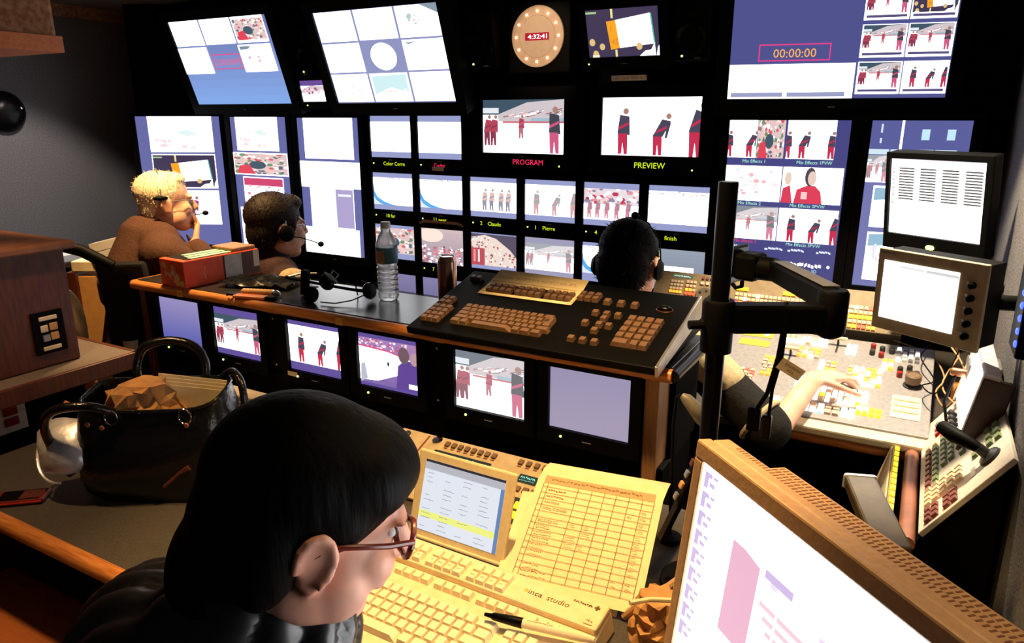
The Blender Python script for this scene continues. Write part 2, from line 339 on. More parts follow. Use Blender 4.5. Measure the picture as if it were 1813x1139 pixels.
# ================================================================ the room
XL, XR, YB, YF, ZC = -4.5, .24, 3.25, -1.0, 2.225
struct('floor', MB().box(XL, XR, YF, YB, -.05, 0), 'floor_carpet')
struct('ceiling', MB().box(XL, XR, YF, YB, ZC, ZC+.05), 'ceiling_cloth')
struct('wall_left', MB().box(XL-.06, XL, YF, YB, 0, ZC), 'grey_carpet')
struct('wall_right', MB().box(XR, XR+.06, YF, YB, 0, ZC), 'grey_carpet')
struct('wall_back', MB().box(XL, XR, YB, YB+.06, 0, ZC), 'black_wall')
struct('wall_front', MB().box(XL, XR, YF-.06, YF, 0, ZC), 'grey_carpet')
# slanted black panel in the far left corner that carries the first tall screen
a29 = R(27); cs, sn = math.cos(a29), math.sin(a29)
struct('wall_corner', MB().box(-.64, .02, -.02, .02, 0, ZC-.002, TR(-3.60, 3.16, 0) @ RZ(27)), 'black_wall')
struct('trim_1', MB().box(XL, XL+.05, .9, 3.2, ZC-.07, ZC-.001), 'soffit_cloth')
# black header above the monitor wall
struct('trim_2', MB().box(-4.3, XR, 2.96, YB, 2.10, ZC-.001), 'black_wall')
sf = MB().box(-4.495, -3.05, .5, 1.80, 1.86, ZC-.001).build('ceiling_box', 'soffit_cloth', None, .02); sf['kind'] = 'structure'
struct('trim_3', MB().box(-4.495, -3.04, .5, 1.81, 1.845, 1.905), 'wood_orange', sf)
# ================================================================ recessed ceiling lamps above the frame, some added to brighten things
def downlight(x, y, power, size, label, tgt=None, col=(1, .66, .32), blend=.4, rad=.05):
    t = thing('downlight', label, 'lamp', (x, y, ZC), 'recessed warm ceiling lamps')
    MB().lathe([(.075, -.001), (.085, -.006), (.085, -.012), (.062, -.012), (.058, -.003), (.04, -.002)], 24).build('trim_ring', 'grey_metal', t, smooth=True)
    MB().lathe([(.055, -.010), (.05, -.012), (.02, -.013)], 20).build('lens', lit('lamp_lens', (1, .75, .45), 3), t, smooth=True)
    l = bpy.data.lights.new('lamp_bulb', 'SPOT'); l.energy = power; l.color = col; l.spot_size = R(size); l.spot_blend = blend; l.shadow_soft_size = rad
    o = bpy.data.objects.new('bulb', l); link(o, t); d = Vector(tgt or (x, y, 0)) - Vector((x, y, ZC-.03))
    o.location = (0, 0, -.03); o.rotation_euler = d.to_track_quat('-Z', 'Y').to_euler()
downlight(-.12, 2.22, 260, 72, 'ceiling lamp shining onto the switcher desk', (-.10, 2.32, .8), (1, .80, .52))
downlight(-.62, 1.15, 150, 74, 'ceiling lamp shining onto the beige keyboard and papers', (-.58, 1.12, .75), (1, .62, .24))
downlight(-2.35, 1.72, 170, 78, 'ceiling lamp shining onto the red box and the grey-haired person', (-2.45, 1.85, 1.0), (1, .60, .25))
downlight(-1.72, .62, 55, 80, 'added ceiling lamp brightening the low pedestal and handbag', (-1.72, .66, .6), (1, .60, .26))  # added fill from above, standing in for a lamp near the floor
downlight(-3.45, 2.15, 90, 84, 'added ceiling lamp brightening the left wall', (-4.45, 2.05, .15), (1, .86, .74))  # added lamp without a known source, lifts the dark wall
downlight(-.02, .86, 26, 74, 'added ceiling lamp brightening the bronze monitor top', (-.02, .82, .8), (1, .66, .32))  # extra lamp put in so the casing top catches warm light
downlight(-1.45, 2.25, 26, 30, 'added ceiling lamp brightening the studio clock', (-1.50, 2.98, 1.90), (1, .72, .48))  # invented spot, its narrow cone picks out the dial
# ================================================================ the monitor wall
def monitor(name, label, T, w, h, bz, depth, pic, group=None, body='black_plastic', strip=None, scol=(1, .9, .05), logo=True, led=None, cat='monitor', rim=.010, tape=None):
    l, r, t, b = bz; o = thing(name, label, cat, T, group)
    MB().box(-w/2-l, w/2+r, -h/2-b, h/2+t, -depth, -.0005).build('housing', body, o, .006)
    bm_ = MB().box(-w/2-l, w/2+r, h/2, h/2+t, 0, rim).box(-w/2-l, w/2+r, -h/2-b, -h/2, 0, rim).box(-w/2-l, -w/2, -h/2, h/2, 0, rim).box(w/2, w/2+r, -h/2, h/2, 0, rim)
    bm_.build('bezel', body, o)
    c = Canvas(w, h); pic(c); c.sub(0, 0, 1, 1); s = c.build('screen', o)
    if strip:
        k = Canvas(w*.9, b*.42); 
        for tx, x, cc in strip: k.text(tx, x, .85, .75, cc)
        q = k.build('tally_label', o); q.location = (0, -h/2-b*.52, rim+.001); q['label'] = 'glowing name label under the picture'
    if logo:
        g = MB().box(-.012, .012, -.0015, .0015, rim, rim+.0008).build('maker_badge', 'grey_metal', o); g.location = (0, -h/2-b*.2 if strip else -h/2-b*.5, 0)
    if led:
        g = MB().lathe([(.003, 0), (.003, .002), (.001, .003)], 8).build('power_light', led[2] if len(led) > 2 else 'led_green', o); g.location = (led[0], led[1], rim)
    return o
def up(t): return (0, -math.sin(R(t)), math.cos(R(t)))
def wallT(x0, x1, z0, z1, y=3.0): return frame(((x0+x1)/2, y, (z0+z1)/2), (1, 0, 0), (0, 0, 1))
LB = (.30, .33, .58)
def letter(c, f, top=.14, bot=.14, col=LB, *a):
    c.rect(0, 0, 1, 1, col); c.sub(0, top, 1, 1-top-bot); f(c, *a)
YG = (.80, 1, .02); RDL = (1, .03, .12)
GRID = [
 # row, column, picture, strip, label
 (0, 0, lambda c: letter(c, lambda k: k.rect(0, 0, 1, 1, WHT)), [('Color Corre', .30, YG)], 'small monitor showing plain white above a yellow name label, top left of the small grid'),
 (0, 1, lambda c: letter(c, lambda k: k.rect(0, 0, 1, 1, WHT)), [('Coder', .36, RDL)], 'small monitor showing plain white above a red name label and tape'),
 (1, 0, lambda c: letter(c, pic_curve, .13, .13), [('10 far', .32, YG)], 'small monitor showing a white rink corner with blue curve, labelled 10 far'),
 (1, 1, lambda c: letter(c, pic_curve, .13, .13), [('11 near', .32, YG)], 'small monitor showing a white rink corner with blue curve, labelled 11 near'),
 (1, 2, lambda c: letter(c, pic_four, .12, .14), [('2    Claude', .20, YG)], 'small monitor showing four standing skaters, labelled 2 Claude'),
 (1, 3, lambda c: letter(c, pic_three, .12, .14, LB, .45), [('1    Pierre', .20, YG)], 'small monitor showing three faint skaters, labelled 1 Pierre'),
 (1, 4, lambda c: letter(c, pic_team, .14, .14), [('4', .20, YG)], 'small monitor showing pink crowd and rink, labelled 4, above the dark-haired operator'),
 (1, 5, lambda c: letter(c, pic_ring, .13, .15), [('9      finish', .05, YG)], 'small monitor showing a white rink under a crowd strip, labelled finish'),
 (2, 0, lambda c: letter(c, pic_flowers, .1, .16), None, 'small monitor with crowd picture behind the water bottle'),
 (2, 1, pic_dusk, [('7   Ja', .25, YG)], 'small monitor with hazy evening crowd picture behind the drink can'),
 (2, 2, lambda c: letter(c, pic_crowd, .04, .10), None, 'small monitor showing a dense spectator stand behind the paper strip'),
 (2, 3, lambda c: letter(c, pic_program, .16, .14, (.34, .33, .48), .35), None, 'small monitor showing pale skaters and crowd left of the dark-haired operator'),
 (2, 4, lambda c: letter(c, pic_curve, .1, .2), None, 'small monitor mostly hidden behind the head of the dark-haired operator'),
 (2, 5, lambda c: (c.grad((.30, .34, .42), (.20, .24, .30)), c.rect(.18, .40, .06, .60, (1, .45, .05)), c.rect(.24, .42, .58, .42, WHT), c.rect(.22, .12, .02, .25, (1, .85, .3))), None, 'small grey monitor with a white patch and orange edge, right of the headset'),
 (3, 0, lambda c: c.grad((.22, .20, .38), (.14, .13, .25)), None, 'small dim violet monitor low behind the water bottle'),
 (3, 1, lambda c: c.grad((.22, .20, .38), (.14, .13, .25)), None, 'small dim violet monitor low behind the drink can'),
 (3, 2, lambda c: c.grad((.22, .20, .38), (.14, .13, .25)), None, 'small dim violet monitor low behind the black keyboard'),
]
ROWZ = [(1.605, 1.402), (1.325, 1.137), (1.06, .882), (.805, .62)]
COLX = [-2.503, -2.205, -1.905, -1.606, -1.31, -1.012]
for r_, c_, pic, st, lab in GRID:
    z1, z0 = ROWZ[r_]; x0 = COLX[c_]; x1 = x0+.257
    o = monitor('broadcast_monitor', lab, wallT(x0, x1, z0, z1), .257, z1-z0, (.018, .018, .018, .058), .16, pic, 'small monitors in the grid', strip=st, led=(-.11, -(z1-z0)/2-.03))
    if (r_, c_) == (0, 1):
        t_ = MB().box(-.034, .034, -.010, .010, 0, .001).build('tape_label', 'white_tape', o); t_.location = (-.008, -(z1-z0)/2-.046, .012)
    if (r_, c_) == (1, 1):
        t_ = MB().tube([(-.13, 0, 0), (-.10, .012, .003), (.10, .012, .003), (.13, 0, 0)], .008, 6).build('tape_strip', 'wood_panel', o); t_.location = (0, -(z1-z0)/2-.054, .006)
monitor('broadcast_monitor', 'monitor showing skaters and blurred crowd, labelled PROGRAM in red', wallT(-1.83, -1.412, 1.44, 1.675), .418, .235, (.055, .055, .055, .075), .2, pic_program, 'programme and preview monitors',
        strip=[('PROGRAM', .38, RDL)], led=(.19, -.17))
monitor('broadcast_monitor', 'monitor showing three skaters on white, labelled PREVIEW in yellow', wallT(-1.234, -.811, 1.443, 1.678), .423, .235, (.055, .05, .055, .075), .2, pic_three, 'programme and preview monitors',
        strip=[('PREVIEW', .35, YG)], led=(.19, -.17))
# tall screens
def tall(items, bg=(.13, .14, .36)):
    def f(c):
        c.sub(0, 0, 1, 1).rect(0, 0, 1, 1, bg)
        for (x, y, w_, h_, fn) in items: c.sub(x, y, w_, h_); c.rect(0, 0, 1, 1, WHT); c.sub(x+.01, y+.008, w_-.02, h_-.016); fn(c)
        c.sub(0, 0, 1, 1)
    return f
wh = lambda c: c.rect(0, 0, 1, 1, WHT)
def faint(c): c.rect(0, 0, 1, 1, WHT); crowd(c, .1, .65, .7, .9, 14, [(.95, .7, .75), (1, .85, .88)], .05, 31); c.poly([(.4, .45), (.6, .35), (.8, .5), (.6, .55)], (.75, .9, .88))
def table(c): c.rect(0, 0, 1, 1, WHT); c.rect(0, 0, 1, .28, (.62, .06, .16)); crowd(c, .05, .3, .95, .9, 24, [(.9, .5, .55), (.7, .1, .2), (.95, .8, .82)], .04, 32)
def redskater(c): c.rect(0, 0, 1, 1, WHT); skater(c, .55, .95, .8, .2, (.6, .06, .2), (.35, .06, .25))
def lav(c): c.rect(0, 0, 1, 1, (.97, .96, 1)); c.rect(.6, .0, .4, 1, (.42, .36, .62)); c.rect(.65, .12, .3, .06, (.9, .9, 1)); c.rect(0, .8, .6, .2, WHT)
monitor('tall_monitor', 'tall portrait screen in the far left corner showing stacked pictures on blue', frame((-3.842, 2.885, 1.228), (cs, sn, 0), (0, 0, 1)), .50, .75, (.03, .05, .02, .05), .10,
        tall([(.14, 0, .76, .27, faint), (.14, .285, .76, .265, pic_board), (.14, .565, .76, .27, redskater)]), 'tall portrait screens')
monitor('tall_monitor', 'tall portrait screen showing stacked pictures, partly behind the brown-haired person with headset', wallT(-3.535, -3.09, .86, 1.60), .445, .74, (.035, .035, .02, .05), .12,
        tall([(.09, 0, .75, .25, faint), (0, .265, .97, .17, pic_flowers), (.15, .45, .72, .22, table), (.05, .69, .9, .3, wh)]), 'tall portrait screens')
monitor('tall_monitor', 'tall portrait screen, almost all white, beside the small monitor grid', wallT(-3.011, -2.58, .866, 1.595), .431, .729, (.035, .035, .02, .05), .12,
        tall([(.1, 0, .8, .29, wh), (0, .31, 1, .19, wh), (.14, .5, .72, .30, lav), (.0, .80, .92, .20, wh)]), 'tall portrait screens')
# big tilted multiview screens
def mvA(c):
    c.grad((.16, .17, .38), (.22, .38, .78))
    for i, f in enumerate((lambda k: pic_three(k, .75), lambda k: pic_team(k), lambda k: pic_flowers(k, 6))): c.sub(.0+i*.325, .0, .31, .29); c.rect(0, 0, 1, 1, WHT); c.sub(.01+i*.325, .03, .29, .23); (f(c) if i == 2 else (c.rect(0, 0, 1, 1, WHT), crowd(c, .1, .5, .9, .95, 16, [(.95, .72, .76), (.9, .85, .95)], .03, i+2)))
    c.sub(.0, .31, .31, .31); wh(c); crowd(c, .1, .1, .8, .3, 10, [(.85, .8, .9)], .03, 7); c.sub(.64, .31, .32, .31); wh(c); c.poly([(.03, .05), (.4, .05), (.3, .16), (.05, .18)], (.2, .28, .35)); crowd(c, .2, .4, .9, .7, 10, [(.8, .5, .55), (1, .85, .88)], .04, 8)
    c.sub(0, 0, 1, 1); c.frame(.335, .40, .295, .175, .012, (.75, .08, .25)); c.text('12:00:00AM', .35, .53, .075, (.85, .10, .24), w=.265)
def mvB(c):
    c.rect(0, 0, 1, 1, (.27, .29, .52))
    for i in range(3):
        for j in range(3):
            if (i, j) == (1, 1): continue
            c.sub(.006+i*.334, .008+j*.334, .316, .312); wh(c)
            if (i, j) == (2, 0): c.poly([(.6, 0), (1, 0), (1, .3)], (.25, .32, .38)); crowd(c, .2, .3, .6, .6, 8, [(.95, .6, .65), (.5, .6, .6)], .05, 3)
            if (i, j) == (1, 2): c.poly([(.05, .1), (.95, .05), (.95, .7), (.5, .5), (.05, .75)], (.62, .85, .88)); crowd(c, .3, .6, .9, .9, 12, [(1, .75, .78), (.95, .9, .9)], .06, 4)
            if (i, j) == (0, 2): crowd(c, .4, .4, .8, .9, 6, [(1, .8, .82), (.85, .92, .92)], .05, 6)
            if (i, j) == (2, 1): c.poly([(.05, .08), (.4, .05), (.15, .15)], (.3, .4, .45))
    c.sub(0, 0, 1, 1); c.ell(.5, .5, .105, .145, WHT, 28)
def mvD(c):
    c.rect(0, 0, 1, 1, (.075, .08, .26)); c.rect(0, .70, .59, .30, WHT); c.rect(.015, .945, .25, .04, (.32, .34, .55)); c.rect(.285, .945, .27, .04, (.32, .34, .55))
    c.frame(.135, .53, .335, .145, .010, (.85, .05, .25)); c.text('00:00:00', .205, .645, .075, (1, .45, .10))
    for j, (a, b) in enumerate(((pic_program, pic_board), (pic_program, pic_program), (pic_program, pic_three))):
        for i, f in enumerate((a, b)):
            c.sub(.60+i*.2, .085+j*.305, .195, .27); wh(c); c.sub(.605+i*.2, .09+j*.305, .185, .215); f(c); c.sub(.61+i*.2, .315+j*.305, .175, .022); c.rect(0, 0, 1, 1, (.10, .08, .20))
    c.sub(0, 0, 1, 1)
monitor('multiview_monitor', 'wide tilted multi-picture screen at upper left with blue lower third and red time', frame((-3.288, 2.828, 1.878), (1, .02, 0), up(18.5)), .712, .442, (.05, .05, .045, .055), .09, mvA, 'wide tilted multi-picture screens')
monitor('multiview_monitor', 'wide tilted multi-picture screen, nearly all white tiles around a white clock disc', frame((-2.26, 2.828, 1.869), (1, 0, 0), up(19.5)), .708, .428, (.05, .05, .045, .055), .09, mvB, 'wide tilted multi-picture screens')
monitor('multiview_monitor', 'wide multi-picture screen at upper right with red framed 00:00:00 counter', frame((-.335, 2.99, 1.868), (math.cos(R(12)), math.sin(R(12)), 0), up(3)), .735, .405, (.05, .05, .045, .060), .09, mvD, 'wide tilted multi-picture screens')
def pic_small_rink(c): c.rect(0, 0, 1, 1, WHT); c.rect(0, 0, 1, .26, (.14, .07, .30)); c.poly([(0, .45), (.4, .25), (1, .3), (1, .5), (0, .6)], (.7, .55, .62)); crowd(c, 0, .35, .9, .62, 20, [(.6, .1, .2), (.3, .1, .2), (.9, .7, .75)], .05, 2)
monitor('mini_monitor', 'tiny tilted monitor under the speaker between the two left wide screens', frame((-2.78, 2.90, 1.728), (1, 0, 0), up(12)), .163, .105, (.025, .025, .03, .035), .06, pic_small_rink, None, led=(-.05, -.07), logo=False)
o = monitor('upper_monitor', 'small tilted monitor beside the clock showing a yellow and white scoreboard', frame((-1.107, 2.865, 1.918), (1, 0, 0), up(19)), .297, .182, (.03, .03, .03, .05), .09, pic_board, None, led=(-.15, -.115))
t_ = MB().box(-.075, .075, -.011, .011, 0, .001).build('tape_label', 'white_tape', o); t_.matrix_local = TR(.005, -.182, -.02); t_['label'] = 'strip of masking tape with handwriting'
k = Canvas(.15, .022); k.text('CAC  FOR  SITE  ID', .05, .72, .42, (.30, .12, .08), w=.85); q = k.build('handwriting', t_, mp_); q.location = (0, 0, .0012)
# loudspeakers
def speaker(T, w, h, lab):
    o = thing('loudspeaker', lab, 'speaker', T, 'small black speakers on the monitor wall')
    MB().box(-w/2, w/2, -h/2, h/2, -.12, 0).build('cabinet', 'black_plastic', o, .01)
    MB().lathe([(.001, -.012), (w*.16, -.012), (w*.34, .002), (w*.40, .006), (w*.42, 0), (w*.42, -.002)], 24, TR(0, -h*.15, .001)).build('woofer', 'black_gloss', o, smooth=True)
    MB().lathe([(.001, .006), (w*.10, .003), (w*.17, .002), (w*.17, 0)], 20, TR(0, h*.27, .001)).build('tweeter', 'black_gloss', o, smooth=True)
    MB().box(-.012, .012, -.002, .002, 0, .001, TR(w*.15, -h*.44, .001)).build('badge', 'grey_metal', o)
    MB().lathe([(.004, 0), (.004, .002), (.001, .003)], 8, TR(-w*.25, -h*.40, .001)).build('power_light', 'led_green', o)
speaker(frame((-2.80, 2.88, 1.915), (1, 0, 0), up(14)), .15, .24, 'small black speaker between the two left wide screens')
speaker(frame((-1.79, 2.90, 1.92), (1, 0, 0), up(14)), .16, .24, 'small black speaker left of the clock')
speaker(frame((-.845, 2.90, 1.92), (1, 0, 0), up(14)), .15, .24, 'small black speaker right of the scoreboard monitor')
# clock
o = thing('wall_clock', 'round beige studio clock with red lights and red digits', 'clock', frame((-1.536, 2.97, 1.933), (1, 0, 0), (0, 0, 1)))
MB().box(-.15, .15, -.15, .14, -.10, -.012).build('case', 'black_plastic', o, .008)
MB().lathe([(.122, -.012), (.126, -.006), (.124, 0), (.10, .001), (.01, .001)], 48).build('dial', 'clock_face', o, smooth=True)
for i in range(12):
    a = i*math.pi/6; MB().lathe([(.0055, .001), (.0055, .004), (.002, .005)], 10, TR(.102*math.sin(a), .102*math.cos(a), 0)).build('hour_light', 'led_red', o)
b_ = MB()
for i in range(60):
    a = i*math.pi/30; b_.box(-.001, .001, .084, .087, .001, .002, Matrix.Rotation(-a, 4, 'Z'))
b_.build('minute_marks', 'key_maroon', o)
k = Canvas(.115, .03); k.rect(0, 0, 1, 1, (.45, .0, .02)); k.text('4:32:41', .12, .80, .6, (1.9, 1.1, 1.0), w=.8); q = k.build('digits', o); q.location = (0, 0, .003)
# ================================================================ middle console with six small monitors
CT = 1.05
o = thing('console', 'long console cabinet with black top, wooden edge and six monitors in its front', 'console', (-1.41, 1.66, 0))
def L(x, y, z): return (x+1.41, y-1.66, z)
MB().box(-.92, .955, -.11, .13, 0, .79).build('base', 'black_plastic', o, .004)
MB().box(-.92, .955, -.04, .16, .79, CT-.03).build('cabinet_back', 'black_wall', o)
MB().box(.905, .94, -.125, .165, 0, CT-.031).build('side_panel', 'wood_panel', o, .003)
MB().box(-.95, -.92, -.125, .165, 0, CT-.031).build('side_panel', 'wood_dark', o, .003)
MB().box(-.965, .965, -.115, .175, CT-.03, CT).build('worktop', 'laminate_black', o, .002)
MB().tube([(-.968, -.128, CT-.016), (.45, -.128, CT-.016), (.970, -.128, CT-.016)], .0165, 12).build('edge_rail', 'wood_edge', o, smooth=True)
MB().tube([(-.972, -.13, CT-.016), (-.972, .175, CT-.016)], .015, 12).build('edge_rail', 'wood_edge', o, smooth=True)
MB().tube([(.972, -.13, CT-.016), (.972, .175, CT-.016)], .015, 12).build('edge_rail', 'black_gloss', o, smooth=True)
for x in (-2.11, -1.415):
    g = MB().box(-.013, .013, -.001, .001, -.010, .010).build('number_tag', 'yellow_tape', o); g.location = L(x, 1.514, CT-.016)
    k = Canvas(.022, .016); squig(k, .2, .55, .6, .4, (.2, .08, .02), 3); q = k.build('number', g, mp_); q.matrix_local = frame((0, -.0015, 0), (1, 0, 0), (0, 0, 1))
MB().box(-.92, .905, -.11, -.04, .79, .83).build('lower_ledge', 'black_plastic', o)
def pic_blue(c): c.grad((.30, .26, .50), (.10, .11, .42), 16)
def pic_grey(c): c.grad((.30, .27, .42), (.36, .31, .44), 12)
VI = (.12, .08, .32)
CM = [(-2.248, pic_blue, 'console monitor showing plain blue, leftmost of the six'),
      (-1.973, lambda c: letter(c, pic_program, .16, .12, VI), 'console monitor showing skaters under a violet band, beside the plain blue one'),
      (-1.640, lambda c: letter(c, pic_three, .11, .16, VI), 'console monitor showing three skaters on white under the headset'),
      (-1.362, lambda c: letter(c, pic_wide, .10, .06, VI), 'console monitor showing a rink-side view with a person in purple'),
      (-1.028, lambda c: pic_program(c, .15), 'console monitor showing skaters and blurred crowd under the black keyboard'),
      (-.747, pic_grey, 'console monitor showing plain pale violet, rightmost of the six')]
for x0, pic, lab in CM:
    m_ = monitor('console_monitor', lab, frame((x0+.1065, 1.532, .930), (1, 0, 0), (0, 0, 1)), .213, .162, (.028, .028, .022, .040), .05, pic, 'small monitors set into the console front', led=(-.07, -.098), rim=.012)
g = MB().box(-.02, .02, -.007, .007, 0, .001).build('tape_label', 'white_tape', m_ and bpy.data.objects['console_monitor.002']); g.location = (-.09, -.093, .013)
# dim controls between the monitors
for x in (-1.705, -1.09):
    t = thing('blank_panel', 'narrow black panel with tiny lights %s' % ('between the second and third console monitors' if x < -1.5 else 'between the fourth and fifth console monitors'), 'panel', frame((x, 1.536, .93), (1, 0, 0), (0, 0, 1)), 'narrow panels in the console front')
    MB().box(-.028, .028, -.10, .10, -.03, 0).build('plate', 'black_plastic', t, .002)
    for z in (-.08, .07):
        MB().lathe([(.004, 0), (.004, .004), (.002, .005)], 10, TR(0, z, 0)).build('screw', 'chrome', t)
# ================================================================ things on the console top
o = thing('snack_box', 'red carton box with green stripes and white label on the console top', 'box', frame((-2.150, 1.682, CT), (.05, 1, 0), (-1, .05, 0)))
MB().box(-.152, .152, -.066, .066, 0, .092).build('carton', 'red_card', o, .003)
MB().box(-.13, .06, -.055, .06, .092, .0935).build('dark_top', 'black_cloth', o)
for i in range(3): MB().box(-.11+i*.012, .05, -.05+i*.034, -.026+i*.034, .0936, .0944).build('green_stripe', mat('pale_green_print', (.40, .75, .52), .5), o)
MB().box(.0, .152, -.0675, -.0665, .005, .088).build('dark_print', 'wood_dark', o)
MB().box(.005, .075, -.0685, -.0676, .010, .086).build('white_label', mat('label_grey', (.55, .50, .47), .6), o)
MB().box(.05, .145, -.06, .06, .0925, .106).build('side_flap', 'wood_panel', o, .004)
MB().box(.125, .15, -.0685, -.0676, .03, .088).build('white_label', 'white_tape', o)
k = Canvas(.125, .08); g = random.Random(2)
for i in range(16): k.ell(g.random(), g.random(), .10, .13, g.choice([(.85, .35, .08), (.8, .12, .04), (.9, .6, .2), (.7, .08, .05)]), 8)
squig(k, .22, .5, .55, .45, (.95, .85, .65), 6, .10); q = k.build('end_print', o, mp_); q.matrix_local = frame((-.1535, 0, .046), (0, -1, 0), (0, 0, 1))
k = Canvas(.05, .014); squig(k, .05, .5, .9, .5, (.9, .6, .55), 8, .12); q = k.build('side_print', o, mp_); q.matrix_local = frame((-.075, -.0672, .045), (0, 0, 1), (-1, 0, 0))
# tan pen case with black phone
o = thing('pen_case', 'tan ribbed pen case with silver cap lying on the wooden edge', 'pen case', frame((-1.80, 1.575, CT+.012), (.95, .30, 0), (-.3, .95, 0)))
MB().tube([(-.06, 0, 0)]+[(-.06+i*.006, 0, 0) for i in range(1, 18)]+[(.05, 0, 0)], [.008]+[.0125 if i % 2 else .0115 for i in range(1, 18)]+[.012], 14).build('barrel', 'cork', o, smooth=True)
MB().tube([(.05, 0, 0), (.06, 0, 0), (.072, 0, 0)], [.0115, .0115, .004], 14).build('cap', 'chrome', o, smooth=True)
o = thing('flip_phone', 'small orange-black phone lying under the tan pen case', 'phone', frame((-1.80, 1.545, CT), (.97, .22, 0), (-.22, .97, 0)))
MB().box(-.06, .055, -.02, .012, .0005, .011).build('body', 'wood_orange', o, .004); MB().box(.055, .085, -.018, .010, .0005, .013).build('hinge', 'black_plastic', o, .004)
MB().tube([(-.06, 0, .006), (-.08, -.01, .01), (-.09, -.004, .006)], .004, 6).build('strap', 'black_plastic', o)
# crumpled dark plastic sheet
b_ = MB(); n = 14; g = random.Random(3)
vs = [(-.13+.26*i/n, -.075+.15*j/n, .004+.018*abs(math.sin(i*.9+j*.6))*g.random()+.006) for j in range(n+1) for i in range(n+1)]
b_.add(vs, [(j*(n+1)+i, j*(n+1)+i+1, (j+1)*(n+1)+i+1, (j+1)*(n+1)+i) for j in range(n) for i in range(n)])
o = b_.build('plastic_bag', 'black_gloss', None, smooth=True); o.matrix_world = frame((-1.92, 1.70, CT-.001), (.9, .25, 0), (-.25, .9, 0)); tag(o, 'crumpled dark see-through bag lying beside the red box', 'bag')
# headset on the table
o = thing('desk_headset', 'black headset with green pad lying on the console top before the bottle', 'headset', (-1.58, 1.66, CT))
cupp = [(.010, -.010), (.024, -.008), (.027, 0), (.024, .007), (.012, .010), (.001, .010)]
MB().tube([(-.185, .0, .050), (-.15, -.015, .052), (-.08, -.01, .048), (.0, .0, .042), (.07, .02, .034), (.115, .035, .030)], [.006, .006, .0045, .0045, .005, .006], 8).build('headband', 'black_plastic', o, smooth=True)
MB().tube([(-.185, .0, .050), (-.15, .03, .060), (-.10, .05, .062)], .003, 6).build('band_wire', 'grey_metal', o, smooth=True)
MB().box(-.012, .012, -.012, .012, .001, .085, TR(-.105, -.005, 0) @ RY(8)).build('temple_pad', 'black_plastic', o, .006)
MB().lathe(cupp, 20, TR(-.012, .0, .052) @ RY(60)).build('ear_cup', 'black_plastic', o, smooth=True)
MB().lathe([(.010, 0), (.026, .002), (.026, .008), (.012, .012)], 20, TR(-.004, .004, .062) @ RY(35) @ RX(-25)).build('ear_pad', 'green_fabric', o, smooth=True)
MB().lathe(cupp, 20, TR(-.020, -.062, .024) @ RX(70)).build('ear_cup', 'black_plastic', o, smooth=True)
MB().lathe(cupp, 20, TR(.125, .04, .032) @ RY(75)).build('ear_cup', 'black_gloss', o, smooth=True)
MB().tube([(.02, -.065, .006), (.07, -.055, .006), (.105, -.02, .012), (.12, .02, .022)], .0022, 6).build('cable', 'black_plastic', o, smooth=True)
MB().tube([(-.02, -.03, .042), (-.06, -.035, .038), (-.085, -.03, .034)], [.0025, .0025, .005], 6).build('microphone_boom', 'black_plastic', o, smooth=True)
MB().tube([(.05, .07, .003), (.06, .05, .045), (.09, .045, .058), (.125, .04, .055), (.16, .06, .058)], .0022, 6).build('wire_loop', 'black_plastic', o, smooth=True)
MB().tube([(-.02, .01, .05), (-.01, .03, .085), (.02, .02, .075), (.015, -.01, .05)], .0025, 6).build('yoke', 'grey_metal', o, smooth=True)
# water bottle
o = thing('water_bottle', 'clear plastic water bottle with teal and tan label standing on the console', 'bottle', (-1.417, 1.745, CT))
pr = [(.001, .001), (.026, .001), (.031, .008)]
for i in range(6): pr += [(.0325, .015+i*.016), (.0325, .023+i*.016), (.0295, .027+i*.016)]
pr += [(.0325, .115), (.0325, .170), (.031, .182), (.024, .200), (.0155, .214), (.0135, .222), (.0135, .232), (.001, .232)]
MB().lathe(pr, 32).build('bottle_body', 'bottle_plastic', o, smooth=True)
MB().lathe([(.0331, .118), (.0336, .119), (.0336, .166), (.0331, .167)], 32).build('label_band', mat('label_teal', (.05, .20, .26), .5), o, smooth=True)
b_ = MB(); 
for j in range(10):
    a0, a1 = R(205+j*9), R(205+(j+1)*9); b_.add([(.0340*math.cos(a), .0340*math.sin(a), z) for a in (a0, a1) for z in (.119, .157)], [(0, 2, 3, 1)])
b_.build('label_picture', mat('label_tan', (.45, .28, .16), .5), o)
MB().lathe([(.0152, .224), (.0152, .241), (.013, .243), (.001, .243)], 24).build('cap', 'white_plastic', o, smooth=True)
# drink can
o = thing('drink_can', 'copper coloured drink can standing behind the black keyboard', 'can', (-1.232, 1.80, CT))
MB().lathe([(.02, .0005), (.026, .004), (.029, .014), (.029, .128), (.026, .138), (.0235, .142), (.0235, .1435), (.0215, .141)], 28).build('can_body', 'can_metal', o, smooth=True)
MB().lathe([(.0235, .1436), (.0245, .145), (.023, .146), (.021, .142), (.001, .142)], 28).build('rim', 'chrome', o, smooth=True)
MB().box(-.004, .012, -.005, .005, .1425, .1438).build('pull_tab', 'chrome', o)
